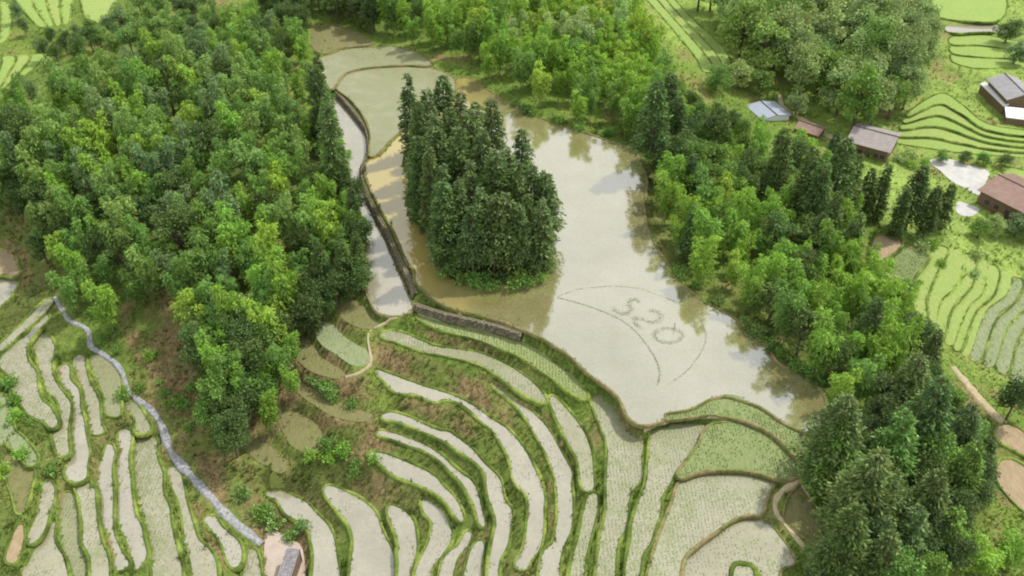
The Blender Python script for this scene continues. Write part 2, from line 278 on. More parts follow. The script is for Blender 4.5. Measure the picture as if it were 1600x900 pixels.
fld('long thin white terrace curving down to the bottom edge', -7.3, 'mud_pale', [(602,647),(620,647),(662,665),(690,676),(702,677),(732,700),(760,730),(780,752),(785,780),(797,800),(795,830),(790,855),(777,882),(775,900),(762,900),(767,870),(775,835),(777,810),(765,775),(760,740),(745,722),(717,702),(695,687),(660,672),(640,664),(625,658),(600,653)])
fld('hair thin terrace between two green bunds', -8.4, 'mud_pale', a4((765,0),(850,12),(1050,85),(1150,145),(1225,220),(1330,300),(1370,370),(1400,480),(1422,580),(1405,575),(1372,450),(1330,370),(1270,295),(1150,175),(1050,112),(850,35),(770,15)), 'grass', 0.35)
fld('pointed white paddy left of the long thin terrace', -8.6, 'mud_pale', a4((1400,680),(1415,720),(1400,830),(1390,900),(1275,900),(1330,820),(1360,730)))
fld('white wedge paddy slanting to the bottom edge', -9.6, 'mud_pale', a4((1320,630),(1335,640),(1310,710),(1240,810),(1200,900),(1130,900),(1180,810),(1270,720)))
fld('bean shaped white paddy in the terrace bowl', -10.6, 'mud_pale', a4((1045,420),(1090,440),(1160,500),(1190,570),(1215,630),(1200,700),(1140,780),(1080,880),(1075,900),(975,900),(1020,830),(1080,720),(1110,600),(1100,550),(1060,500)))
fld('small white leaf shaped paddy in the terrace bowl', -11.4, 'mud_pale', a4((835,470),(870,475),(960,530),(990,600),(995,720),(970,820),(955,880),(900,890),(900,760),(905,720),(880,620),(840,520)))
fld('broad white paddy in the terrace bowl above the shed', -12.4, 'mud_pale', a4((430,360),(460,345),(540,370),(640,420),(740,510),(790,650),(850,790),(830,900),(590,900),(610,780),(620,690),(600,590),(540,510),(470,430)))
fld('cream paddy nearest the shed and concrete yard', -13.7, 'mud_pale', a4((70,390),(120,375),(200,390),(310,450),(370,510),(450,600),(490,740),(520,890),(345,900),(370,800),(360,690),(340,620),(280,560),(190,500),(150,430)))
fld('shaded green plot below the narrow channel', -2.6, 'fallow', a3((520,150),(600,80),(700,150),(760,240),(690,250),(600,220)), None)
fld('shaded grey plot left of the grassy footpath', -4.2, 'greygreen', a3((390,220),(470,230),(560,320),(690,400),(695,470),(620,480),(520,420),(400,330)), None)
fld('brown fallow strip at the foot of the trees', -5.4, 'fallow', a3((240,320),(320,330),(400,430),(540,530),(500,560),(340,510),(250,420)), None)
fld('long fallow strip with weeds left of the terraces', -7.6, 'fallow', a3((230,600),(330,610),(450,690),(580,750),(710,790),(700,825),(600,825),(480,790),(330,700)), None)
fld('lower fallow plot beside the green weeds', -9.4, 'fallow', a3((140,790),(260,790),(380,870),(395,950),(360,1030),(260,1000),(200,940)), None)
fld('drained brown plot above the concrete yard', -10.6, 'fallow', a4((0,60),(70,90),(180,170),(160,250),(60,200),(0,160),(-60,100)), None)
# valley on the right
fld('tan bare plot on the valley slope', -9.5, 'tan', a8((280,130),(410,130),(430,180),(350,250),(260,260)))
fld('smooth green terrace behind the right hand trees', -10.5, 'rice', a8((440,180),(540,190),(610,250),(520,370),(510,460),(430,560),(330,480),(380,320)))
RC = [[(1462,385),(1440,405),(1428,440),(1428,475),(1444,512)], [(1508,398),(1507,430),(1490,455),(1471,472),(1462,515)], [(1545,415),(1537,457),(1517,477),(1505,500),(1490,540)],
      [(1582,435),(1574,460),(1545,482),(1533,505),(1516,555)], [(1620,448),(1605,480),(1583,502),(1570,525),(1556,572)], [(1660,470),(1640,500),(1620,530),(1608,560),(1600,600)]]
for i_, (lb, m_) in enumerate([('yellow green terrace beside the smooth green one', 'yellowgreen'), ('second yellow green terrace on the valley slope', 'yellowgreen'), ('straw coloured terrace on the valley slope', 'yellowgreen'), ('weedy grey green terrace on the valley slope', 'greygreen'), ('weedy terrace at the right edge', 'greygreen')]):
    for h_ in range(2):
        ca, cb = np.array(RC[i_], float), np.array(RC[i_ + 1], float); ca, cb = ca + (cb - ca) * .5 * h_, ca + (cb - ca) * (.42 + .5 * h_)
        fld(lb + (', inner step', ', outer step')[h_], -11.6 - 1.1 * i_ - .55 * h_, m_, [tuple(q) for q in ca] + [tuple(q) for q in cb[::-1]], None if h_ else 'grass', 0.25, 0.12, 0.05)
fld('bright green rice field in the top right corner', -9.0, 'rice_bright', [(1440,-15),(1560,-15),(1562,30),(1500,31),(1470,27),(1450,18)])
fld('muddy pond between the bright rice fields', -10.0, 'mud_pale', [(1480,40),(1500,34),(1540,34),(1565,43),(1573,52),(1540,49),(1500,51),(1480,49)])
def bands(up, lo, n, za, zb, labels, mats, gap=0.12):
    up, lo = np.array(up, float), np.array(lo, float)
    for i in range(n):
        a = up + (lo - up) * (i / n); b = up + (lo - up) * ((i + 1 - gap) / n)
        fld(labels[i], za + (zb - za) * i / max(1, n - 1), mats[i % len(mats)], [tuple(q) for q in a] + [tuple(q) for q in b[::-1]], 'grass', 0.3, 0.15, 0.1)
ORD0 = ['uppermost', 'second', 'third', 'fourth', 'lowest']
bands([(1425,172),(1470,146),(1500,162),(1540,193),(1605,205)], [(1400,224),(1450,233),(1500,240),(1550,243),(1605,246)], 5, -11.4, -13.2, [f'{o} light green terrace band below the grey roofed farmhouse' for o in ORD0], ['rice_bright', 'yellowgreen'])
bands([(1000,-14),(1035,25),(1060,55),(1090,92),(1100,112)], [(1042,-14),(1075,22),(1105,50),(1130,75),(1142,95)], 3, -5.8, -7.6, [f'{o} pale green terrace band behind the far bank bamboo' for o in ('left', 'middle', 'right')], ['rice_bright', 'yellowgreen'])
fld('bright rice corner beside the brown roofed house', -13.2, 'rice_bright', [(1570,262),(1605,270),(1605,288),(1575,276)])
bands([(18,-14),(40,18),(60,40)], [(118,-14),(112,14),(108,36)], 4, -5.4, -6.4, [f'{o} bright terrace strip in the top left corner' for o in ('leftmost', 'second', 'third', 'rightmost')], ['rice_bright', 'rice_bright', 'yellowgreen'])
bands([(-20,5),(-20,35),(-20,66)], [(16,5),(20,30),(12,62)], 2, -6.2, -6.6, [f'{o} small bright terrace at the upper left edge' for o in ('outer', 'inner')], ['rice_bright'])
bands([(-20,92),(-20,115),(-20,142)], [(72,86),(50,110),(15,136)], 4, -6.6, -7.2, [f'{o} bright terrace strip above the left bamboo' for o in ('leftmost', 'second', 'third', 'rightmost')], ['rice_bright', 'rice_bright', 'yellowgreen'])
bands([(1488,58),(1530,54),(1575,62),(1612,70)], [(1490,98),(1520,108),(1570,107),(1612,106)], 3, -10.8, -11.3, [f'{o} bright rice terrace below the muddy pond' for o in ('upper', 'middle', 'lower')], ['rice_bright'])
fld('pale green strip field at the top edge', -5.5, 'yellowgreen', [(130,-10),(180,-10),(160,28),(140,38)])
fld('pale muddy pool at the left edge', -7.0, 'mud_pale', [(-10,430),(10,436),(25,440),(22,452),(8,470),(-10,480)])
fld('bare brown ground above the left edge pool', -6.2, 'tan', [(-10,392),(14,395),(26,415),(26,430),(8,428),(-10,424)])
fld('brown ploughed plot at the right edge', -9.5, 'tan', [(1560,735),(1562,752),(1578,775),(1610,800),(1610,745),(1585,722),(1566,722)])
fld('reddish bare plot at the right edge below the lone tree', -9.0, 'tan', [(1562,668),(1585,668),(1610,690),(1610,712),(1580,698),(1560,684)])

fld('pinkish concrete yard beside the tiled shed', -14.7, 'yard', [(420,833),(431,832),(450,845),(470,859),(478,900),(482,955),(405,955),(414,900),(416,848)], None)
fld('bright white concrete yard beside the brown roofed house', -13.3, 'whiteyard', [(1453,252),(1479,248),(1510,258),(1543,268),(1538,285),(1530,304),(1510,294),(1489,283),(1470,266)], None)
fld('small white concrete pad below the brown roofed house', -13.6, 'whiteyard', [(1498,316),(1515,321),(1530,327),(1514,337),(1497,332)], None)

# smooth closed outlines in the world
def catmull(pts, closed=True, k=4):
    p = np.asarray(pts, float); n = len(p); o = []
    for i in range(n if closed else n - 1):
        g = lambda j: p[j % n] if closed else p[min(max(j, 0), n - 1)]
        a, b, c, d = g(i - 1), g(i), g(i + 1), g(i + 2)
        for s in range(k):
            t = s / k
            o.append(0.5 * (2 * b + (c - a) * t + (2 * a - 5 * b + 4 * c - d) * t * t + (3 * b - a - 3 * c + d) * t ** 3))
    if not closed: o.append(p[-1])
    return np.array(o)
def offset(p, d):
    a = 0.5 * np.sum(p[:, 0] * np.roll(p[:, 1], -1) - np.roll(p[:, 0], -1) * p[:, 1]); t = np.roll(p, -1, 0) - np.roll(p, 1, 0)
    t /= np.linalg.norm(t, axis=1)[:, None] + 1e-9; return p + np.stack([t[:, 1], -t[:, 0]], 1) * d * (1 if a > 0 else -1)
for f in F:
    q = np.array(f['pts'], float); wv = P(q[:, 0], q[:, 1], f['z'])[:, :2]
    f['out'] = offset(catmull(wv), f['grow'])
ISLAND = catmull(P(*np.array([(636,318),(640,338),(657,350),(670,372),(687,402),(696,422),(716,440),(752,451),(790,454),(838,446),(857,430),(862,405),(860,370),(845,330),(815,290),(770,255),(720,228),(675,238),(634,238),(630,255),(640,285)]).T, 0)[:, :2])

# ------------------------------------------------------------------ height field
RES = 0.7; X0, X1, Y0, Y1 = -205.0, 205.0, 30.0, 400.0
gx = np.arange(X0, X1, RES); gy = np.arange(Y0, Y1, RES); NX, NY = len(gx), len(gy)
GX, GY = np.meshgrid(gx, gy)
def inside(poly, x, y):
    r = np.zeros(np.shape(x), bool); px, py = poly[:, 0], poly[:, 1]; n = len(poly)
    for i in range(n):
        xa, ya, xb, yb = px[i], py[i], px[i - 1], py[i - 1]
        if ya == yb: continue
        r ^= ((ya > y) != (yb > y)) & (x < (xb - xa) * (y - ya) / (yb - ya) + xa)
    return r
owner = np.full((NY, NX), -1, np.int32)
for k, f in enumerate(F):
    o = f['out']; i0, i1 = np.searchsorted(gx, (o[:, 0].min(), o[:, 0].max())); j0, j1 = np.searchsorted(gy, (o[:, 1].min(), o[:, 1].max()))
    if i1 <= i0 or j1 <= j0: continue
    m_ = inside(o, GX[j0:j1, i0:i1], GY[j0:j1, i0:i1]); s = owner[j0:j1, i0:i1]; s[m_ & (s < 0)] = k
isl = inside(ISLAND, GX, GY); owner[isl] = -2
ctrl = [(50,250,6),(180,180,8),(300,150,9),(450,300,4),(545,380,0.5),(100,420,-3),(250,400,0),(330,600,-6.5),(350,700,-9.5),(420,520,-3.5),(200,560,-7),(300,480,-4),
 (250,620,-9.5),(320,770,-12.5),(100,480,-5.5),(60,470,-5.5),(20,560,-5.5),(440,850,-15),(400,870,-14.8),(470,900,-15),(400,790,-13),(560,760,-11.5),(520,700,-10),(480,640,-8.5),
 (0,300,1),(0,200,0),(150,60,-3),(60,60,-6.2),(330,30,0),(450,20,2),(600,20,2.5),(750,60,2),(900,80,0),(1000,30,-3),(1100,300,-2.5),(1250,330,-8),(1350,300,-11),(1180,170,-11),
 (1250,200,-12),(1360,225,-12.5),(1450,250,-13.5),(1560,150,-12),(1560,300,-13.5),(1500,270,-13.5),(1590,600,-13),(1480,600,-9),(1400,650,-3.5),(1350,800,-3.5),(1300,720,-1.5),(1320,640,-1.5),(1550,800,-8),(1450,850,-6),(1300,880,-3.5),
 (1200,60,-8.5),(1350,100,-9),(1300,500,-5),(1200,450,-3),(1300,420,-8),(1400,470,-11),(1540,380,-14),(1590,40,-10)]
cxyz = [P(a, b, c) for a, b, c in ctrl]
for f in F:
    o = f['out']; step = max(1, len(o) // 6)
    for q in o[::step]: cxyz.append(np.array([q[0], q[1], f['z']]))
for x, y, z in [(-260,60,-6),(-260,200,2),(-260,330,0),(-150,420,8),(0,420,14),(150,420,4),(260,330,-4),(260,200,-15),(260,80,-12),(0,20,-14),(-120,20,-16),(120,20,-8),(-205,400,4),(205,400,2),(60,330,3)]:
    cxyz.append(np.array([x, y, z], float))
cxyz = np.array(cxyz); n = len(cxyz)
def dist(a, b): return np.sqrt((a[:, None, 0] - b[None, :, 0]) ** 2 + (a[:, None, 1] - b[None, :, 1]) ** 2)
A = np.zeros((n + 1, n + 1)); A[:n, :n] = dist(cxyz, cxyz) - 3.0 * np.eye(n); A[:n, n] = 1; A[n, :n] = 1
wt = np.linalg.solve(A, np.append(cxyz[:, 2], 0))
cs = 4
cgx, cgy = gx[::cs], gy[::cs]; CX, CY = np.meshgrid(cgx, cgy)
bc = (dist(np.stack([CX.ravel(), CY.ravel()], 1), cxyz) @ wt[:n] + wt[n]).reshape(CX.shape)
def resample(a, xs, ys, x, y):
    fx = np.clip((x - xs[0]) / (xs[1] - xs[0]), 0, len(xs) - 1.001); fy = np.clip((y - ys[0]) / (ys[1] - ys[0]), 0, len(ys) - 1.001)
    i = fx.astype(int); j = fy.astype(int); fx = fx - i; fy = fy - j
    return (a[j, i] * (1 - fx) + a[j, i + 1] * fx) * (1 - fy) + (a[j + 1, i] * (1 - fx) + a[j + 1, i + 1] * fx) * fy
base = resample(bc, cgx, cgy, GX, GY)
zf = np.array([f['z'] for f in F])
fixed = owner >= 0; d = np.zeros((NY, NX)); d[fixed] = (zf[owner[fixed]] - base[fixed])
d[isl] = 0.7 - base[isl]
own2 = owner.copy()                                  # one ring of cells round each field carries its bund
for sx, sy in ((1, 0), (-1, 0), (0, 1), (0, -1)):
    s = np.roll(np.roll(owner, sx, 1), sy, 0); m_ = (own2 == -1) & (s >= 0); own2[m_] = s[m_]
fix2 = (own2 >= 0) | isl; m_ = own2 >= 0; d[m_] = zf[own2[m_]] - base[m_]
bump_n = 0.35 * fbm(GX, GY, 6.0, 11) + 0.9 * fbm(GX, GY, 25.0, 21)
tgt = bump_n
for it in range(420):
    a = (np.roll(d, 1, 0) + np.roll(d, -1, 0) + np.roll(d, 1, 1) + np.roll(d, -1, 1)) / 4
    d = np.where(fix2, d, a + 0.012 * (tgt - a))
Z = base + d
free = ~fix2; Z[free] += 0.18 * fbm(GX, GY, 2.2, 31)[free]
Z[isl] += 0.5 * fbm(GX, GY, 5.0, 41)[isl]
Z[owner >= 0] -= 0.14; Z[(own2 >= 0) & (owner < 0)] -= 0.03
def H(x, y): return resample(Z, gx, gy, np.asarray(x, float), np.asarray(y, float))
def hit(px, py, off=0.0):
    px = np.asarray(px, float); z = np.zeros(px.shape)
    for _ in range(40):
        q = P(px, py, z + off); z = 0.5 * z + 0.5 * H(q[..., 0], q[..., 1])
    q = P(px, py, z + off); q[..., 2] = H(q[..., 0], q[..., 1]); return q
def owner_at(x, y):
    i = np.clip(np.round((np.asarray(x) - X0) / RES).astype(int), 0, NX - 1); j = np.clip(np.round((np.asarray(y) - Y0) / RES).astype(int), 0, NY - 1)
    return owner[j, i]
def to_px(p):
    x, y, z = p[..., 0], p[..., 1], p[..., 2] - CAM_Z; f_ = y * cp - z * sp
    return 800 + FPX * x / f_, 450 - FPX * (y * sp + z * cp) / f_

# ground colours: grass greens and brown earth, with valley sun and bank shading worked into them
def region(pts):
    q = hit(*np.array(pts, float).T); return catmull(q[:, :2])
soil_regions = [(region(r), s) for r, s in (
 ([(190,480),(240,450),(285,470),(300,520),(320,600),(310,650),(270,640),(235,590),(200,540)], 0.75),
 ([(300,700),(345,730),(350,790),(330,770)], 1.0), ([(450,520),(530,560),(570,640),(600,690),(560,720),(480,700),(400,700),(350,680),(440,600)], 0.7),
 ([(600,545),(680,565),(750,600),(770,640),(720,630),(640,595),(590,570)], 0.8), ([(620,630),(700,640),(750,690),(690,665)], 0.6), ([(650,480),(760,505),(850,560),(900,590),(820,560),(700,520)], 0.75),
 ([(540,740),(590,740),(600,770),(570,780)], 0.7), ([(270,760),(320,800),(380,880),(340,880),(300,820)], 0.7), ([(640,505),(720,535),(800,570),(760,560),(690,535)], 0.7),
 ([(1490,585),(1530,620),(1600,690),(1600,780),(1560,780),(1550,690),(1500,630)], 0.6), ([(0,380),(40,390),(50,440),(0,450)], 0.6), ([(380,780),(480,770),(500,850),(480,900),(430,830),(390,840)], 0.6))]
def ground_col(x, y):
    g1 = fbm(x, y, 9.0, 51, 4); g2 = fbm(x, y, 3.0, 61, 3)
    grass = np.array([0.125, 0.19, 0.04]) + np.clip(g1 + 0.3, 0, 1)[..., None] * np.array([0.085, 0.09, 0.02])
    earth = np.array([0.21, 0.155, 0.085]) * (1 + 0.5 * g2[..., None])
    s = np.clip((g1 + 0.8 * g2) * 1.6 - 0.25, 0, 0.8)
    near = (np.clip((185 - y) / 25, 0, 1) * np.clip((70 - x) / 15, 0, 1))[..., None]         # the terrace banks: olive-brown earth and grass, darkened to paint in riser shading
    olive = np.array([0.135, 0.135, 0.052]) * (1 + 0.9 * g1[..., None] + 0.5 * g2[..., None]); mo = np.clip(0.42 + 0.9 * fbm(x, y, 14.0, 151)[..., None], 0, 1) * near
    grass = grass * (1 - mo) + olive * mo
    for poly, k in soil_regions:
        m_ = inside(poly, x, y); s = np.where(m_, np.clip(k + 1.1 * g2 + 0.5 * g1, 0, 1), s)
    far = np.clip((y - 215) / 40, 0, 1) * np.clip((x - 10) / 40, 0, 1); val = far[..., None]
    grass = grass * (1 - val) + np.array([0.25, 0.355, 0.085]) * (1 + 0.6 * g2[..., None]) * val  # far valley grass lightened in colour to stand in for stronger sun
    vb = (np.clip((x - 75) / 12, 0, 1) * np.clip((y - 105) / 20, 0, 1))[..., None]
    grass = grass * (1 - vb) + np.array([0.24, 0.33, 0.085]) * (1 + 0.5 * g2[..., None]) * vb  # same painted sunshine for grass on the right-hand valley side
    return grass * (1 - s[..., None]) + earth * s[..., None]
# terrain mesh: fine in the middle, coarser outside, then a far skirt to the horizon
def lines(g, lo, hi):
    idx = [i for i in range(len(g)) if (lo < g[i] < hi) or i % 3 == 0]; 
    if idx[-1] != len(g) - 1: idx.append(len(g) - 1)
    return np.array(idx)
ix = lines(gx, -95, 130); iy = lines(gy, 50, 265)
ext = np.array([30, 90, 200, 450, 900, 2000, 4500.0])
xs = np.concatenate([gx[0] - ext[::-1], gx[ix], gx[-1] + ext]); ys = np.concatenate([gy[0] - ext[::-1], gy[iy], gy[-1] + ext])
TX, TY = np.meshgrid(xs, ys); TZ = H(np.clip(TX, gx[0], gx[-1]), np.clip(TY, gy[0], gy[-1]))
dd = np.hypot(np.maximum(0, np.abs(TX) - 205), np.maximum(0, np.maximum(TY - 400, 30 - TY)))
k_ = np.clip(dd / 300, 0, 1); TZ = TZ * (1 - k_) + k_ * (60 * vnoise(TX, TY, 500, 71) + 20 * vnoise(TX, TY, 160, 72) + 10)
nx_, ny_ = len(xs), len(ys); I = (np.arange(ny_ - 1)[:, None] * nx_ + np.arange(nx_ - 1)[None, :]).ravel()
FQ = np.stack([I, I + 1, I + nx_ + 1, I + nx_], 1)
tcol = ground_col(TX.ravel(), TY.ravel()); kf = np.clip(dd.ravel() / 60, 0, 1)[:, None]; tcol = tcol * (1 - kf) + np.array([0.07, 0.11, 0.035]) * kf
terr = obj('terrain', mesh('terrain', np.stack([TX, TY, TZ], -1), FQ, M['ground'], tcol, True))
tag(terr, 'grassy terraced hillside with brown earth banks', kind='structure')

# ------------------------------------------------------------------ fields and bunds
def ribbon(line, width, height, closed, zfun, col, name, mat, jit=0.12, seed=0, skirt=0.35):
    """a rounded ridge that follows a line on the ground"""
    p = np.asarray(line, float)
    q = np.vstack([p, p[:1]]) if closed else p
    s = np.concatenate([[0], np.cumsum(np.hypot(*np.diff(q, axis=0).T))]); n = max(4, int(s[-1] / 0.7))
    u = np.linspace(0, s[-1], n, endpoint=not closed); p = np.stack([np.interp(u, s, q[:, 0]), np.interp(u, s, q[:, 1])], 1)
    t = np.roll(p, -1, 0) - np.roll(p, 1, 0) if closed else np.gradient(p, axis=0)
    t /= np.linalg.norm(t, axis=1)[:, None] + 1e-9; nrm = np.stack([-t[:, 1], t[:, 0]], 1)
    rg = np.random.default_rng(seed); wj = width * (1 + jit * 4.0 * vnoise(u, u * 0 + seed, 2.0, 81) + 0.7 * vnoise(u, u * 0 + seed, 7.0, 84)) ; hj = height * (1 + 1.2 * vnoise(u, u * 0 + seed, 1.7, 82))
    sh = 0.35 * width * vnoise(u, u * 0 + seed * 3.1, 3.0, 83) * 2
    V = []; prof = ((-1.0, -skirt), (-0.72, 0.55), (-0.2, 1.0), (0.3, 0.95), (0.75, 0.5), (1.0, -skirt))
    for a, h in prof:
        xy = p + nrm * (wj * a + sh)[:, None]; z = zfun(xy[:, 0], xy[:, 1]) + (h * hj if h > 0 else h) + 0.05 * rg.standard_normal(n) * (h > 0) * height * 2
        V.append(np.column_stack([xy, z]))
    V = np.stack(V, 1); m = len(prof); V = V.reshape(-1, 3); Fq = []
    for i in range(n if closed else n - 1):
        j = (i + 1) % n
        for k in range(m - 1): Fq.append((i * m + k, j * m + k, j * m + k + 1, i * m + k + 1))
    c = col(V[:, 0], V[:, 1]) if callable(col) else np.tile(col, (len(V), 1))
    return mesh(name, V, np.array(Fq), mat, c, True)
def col_grass(x, y):
    g = fbm(x, y, 2.5, 91)[:, None]; return np.clip(np.array([0.145, 0.21, 0.045]) * (1 + 1.0 * g) + np.array([0.06, 0.025, 0.015]) * np.clip(g * 2, 0, 1), 0.02, 1)
def col_earth(x, y):
    g = fbm(x, y, 2.0, 95)[:, None]; k = np.clip(0.35 + 1.1 * g, 0, 1); return np.array([0.27, 0.215, 0.12]) * (1 - k) + np.array([0.15, 0.185, 0.05]) * k
bund_lines = []
for k, f in enumerate(F):
    o = f['out']; jit = vnoise(o[:, 0] * 1.0, o[:, 1], 1.3, 101)[:, None] * 0.25
    c0 = o.mean(0); oo = o + jit * (o - c0) / (np.linalg.norm(o - c0, axis=1)[:, None] + 1e-6)
    V3 = [Vector((x, y, f['z'])) for x, y in oo]; tri = tessellate_polygon([V3])
    V = np.array([v[:] for v in V3]); Ft = np.array(tri)
    a, b, c = V[Ft[:, 0]], V[Ft[:, 1]], V[Ft[:, 2]]; flip = ((b - a)[:, 0] * (c - a)[:, 1] - (b - a)[:, 1] * (c - a)[:, 0]) < 0
    Ft[flip] = Ft[flip][:, ::-1]
    wet = f['mat'].startswith(('mud', 'seed'))
    fo = tag(obj('paddy_water' if wet else 'field', mesh('paddy_water' if wet else 'field', V, Ft, M[f['mat']])), f['label'], kind='structure')
    zc = f['z']; cf = col_grass if f['bund'] == 'grass' else col_earth
    if not f['bund']:
        if 'yard' in f['mat']: fo.name = 'yard'
        continue
    bl_ = offset(o, f['bw'] * .62); bund_lines.append((bl_, f['z'] + f['bh'] * .6, f['bund']))
    obj('bund', ribbon(bl_, f['bw'], f['bh'], True, lambda x, y, z=zc: np.full(len(x), z), cf, 'bund', M['ground'], seed=k), fo)

# ------------------------------------------------------------------ footpaths, road, yards (draped on the ground)
path_cells = np.zeros((NY, NX), bool)
def footpath(name, label, px, width, mat, lift=0.07, kind='structure'):
    q = hit(*np.array(px, float).T); line = catmull(q[:, :2], False, 6)
    s = np.concatenate([[0], np.cumsum(np.hypot(*np.diff(line, axis=0).T))]); n = max(4, int(s[-1] / 0.6)); u = np.linspace(0, s[-1], n)
    p = np.stack([np.interp(u, s, line[:, 0]), np.interp(u, s, line[:, 1])], 1); t = np.gradient(p, axis=0); t /= np.linalg.norm(t, axis=1)[:, None]; nr = np.stack([-t[:, 1], t[:, 0]], 1)
    wd = np.interp(u / s[-1], np.linspace(0, 1, len(width)), width) * (1 + 0.7 * vnoise(u, u * 0, 1.4, 111))
    V = []; m = 7
    hc = np.max([H(*(p + nr * (wd * a)[:, None]).T) for a in (-0.5, 0, 0.5)], axis=0); hc = np.convolve(np.pad(hc, 3, mode='edge'), np.ones(7) / 7, 'valid')
    for a in np.linspace(-1, 1, m):
        xy = p + nr * (wd * 0.5 * a)[:, None]; z = np.maximum(hc, H(xy[:, 0], xy[:, 1])) + lift - (0.45 if abs(a) == 1 else 0.0)
        if abs(a) == 1: xy = p + nr * (wd * 0.5 * a * 1.02)[:, None]
        V.append(np.column_stack([xy, z]))
        path_cells[np.clip(((xy[:, 1] - Y0) / RES).round().astype(int), 0, NY - 1), np.clip(((xy[:, 0] - X0) / RES).round().astype(int), 0, NX - 1)] = True
    V = np.stack(V, 1).reshape(-1, 3); Fq = [(i * m + k, (i + 1) * m + k, (i + 1) * m + k + 1, i * m + k + 1) for i in range(n - 1) for k in range(m - 1)]
    return tag(obj(name, mesh(name, V, np.array(Fq)[:, ::-1], M[mat], smooth=True)), label, kind=kind)
footpath('path', 'grey stone path winding down to the concrete yard', a1((345,60),(375,110),(410,170),(455,215),(520,240),(560,285),(568,360),(650,420),(730,480),(772,550),(800,640),(860,700),(940,755),(990,820),(1030,905),(1062,1010),(1130,1100),(1230,1210),(1330,1320),(1430,1430),(1530,1520),(1640,1610)), [0.9, 1.0, 1.0, 1.3, 1.5, 1.6], 'concrete')
footpath('path', 'pale dirt path along the top of the green rice field', a7((15,165),(90,140),(180,118),(330,100),(420,104),(520,122),(640,178),(740,250),(800,318),(838,372)), [0.7, 0.6, 0.6, 0.6, 0.7], 'dirt')
footpath('path', 'pale dirt path bending down beside the olive plot', a7((838,372),(790,430),(720,470),(680,530),(690,590),(740,650),(820,750),(880,840),(895,900),(905,960)), [1.0, 1.1, 0.8, 0.7, 0.6], 'dirt')
footpath('path', 'thin pale track on the edge of the olive plot', a7((815,440),(860,515),(930,610),(1020,708)), [0.5, 0.4, 0.4], 'dirt')
footpath('path', 'grassy earth footpath below the narrow channel', a3((965,135),(900,185),(840,215),(745,250),(700,300),(712,400),(718,475),(650,530),(560,560)), [0.5, 0.5, 0.45, 0.5], 'dirt')
footpath('path', 'dirt track on the valley side behind the lone tree', [(1488,575),(1510,600),(1530,625),(1560,655),(1600,690)], [1.6, 1.8, 1.6], 'dirt')
footpath('path', 'pale earth track beside the tiled roofs in the valley', [(1218,148),(1222,165),(1240,178),(1270,196),(1295,213),(1320,222)], [1.6, 1.8, 2.0], 'dirt')

# ------------------------------------------------------------------ stone retaining walls
def stone_wall(label, top_px, z_top, height, seed):
    """rough dry-stone face along a line: a packed earth core with joined stones too small to pick apart"""
    q = np.array(top_px, float); line = catmull(P(q[:, 0], q[:, 1], z_top)[:, :2], False, 5); rg = np.random.default_rng(seed)
    s = np.concatenate([[0], np.cumsum(np.hypot(*np.diff(line, axis=0).T))]); L = s[-1]
    at = lambda u: np.array([np.interp(u, s, line[:, 0]), np.interp(u, s, line[:, 1])])
    root = empty('stone_wall', (*at(L / 2), z_top)); tag(root, label, 'stone wall'); off = np.array([*at(L / 2), z_top])
    n = int(L / 0.9); V = []
    for i in range(n + 1):
        u = L * i / n; p = at(u); t = at(min(L, u + .3)) - at(max(0, u - .3)); t /= np.linalg.norm(t); nr = np.array([t[1], -t[0]])
        for o_, h in ((-0.5, -0.1), (-0.05, 0.0), (0.25, -height * .5), (0.45, -height - 0.3)): V.append((*(p + nr * o_), z_top + h))
    Fq = [(i * 4 + k, (i + 1) * 4 + k, (i + 1) * 4 + k + 1, i * 4 + k + 1) for i in range(n) for k in range(3)]
    obj('wall_core', mesh('wall_core', np.array(V) - off, np.array(Fq), M['rubble']), root)
    V = []; Fq = []; cube = np.array([(a, b, c) for c in (-1, 1) for b in (-1, 1) for a in (-1, 1)], float)
    fc = np.array([(0, 2, 3, 1), (4, 5, 7, 6), (0, 1, 5, 4), (2, 6, 7, 3), (0, 4, 6, 2), (1, 3, 7, 5)])
    rows = max(3, int(height / 0.3))
    for r in range(rows):
        u = rg.random() * .3
        while u < L:
            w_ = rg.uniform(.22, .5); p = at(u); t = at(min(L, u + .3)) - at(max(0, u - .3)); t /= np.linalg.norm(t); nr = np.array([t[1], -t[0]])
            fr = (r + .5) / rows
            c = np.array([*(p + nr * (0.12 + .36 * fr + rg.uniform(-.05, .1))), z_top - height * fr + rg.uniform(-.1, .1)])
            v = cube * np.array([w_ * .5, .17, .15]) * rg.uniform(.75, 1.15, (8, 3))
            vv = v[:, :1] * np.array([*t, 0]) + v[:, 1:2] * np.array([*nr, 0]) + v[:, 2:] * np.array([0, 0, 1])
            Fq.append(fc + 8 * len(V)); V.append(vv + c); u += w_ + rg.uniform(0, .12)
    st = obj('stone', mesh('stone', np.concatenate(V) - off, np.concatenate(Fq), M['stone']), root); tag(st, kind='stuff')
stone_wall('dark stone retaining wall below the large paddy', [(648,474),(665,480),(690,488),(715,494),(750,502),(787,511),(815,521)], -0.25, 1.25, 1)
stone_wall('rough stone bank between the narrow channel and the paddy', [(524,141),(540,158),(562,185),(574,205),(575,238),(566,262),(570,292),(583,322),(600,352),(614,383),(628,412),(640,436),(648,458)], 0.0, 1.0, 2)

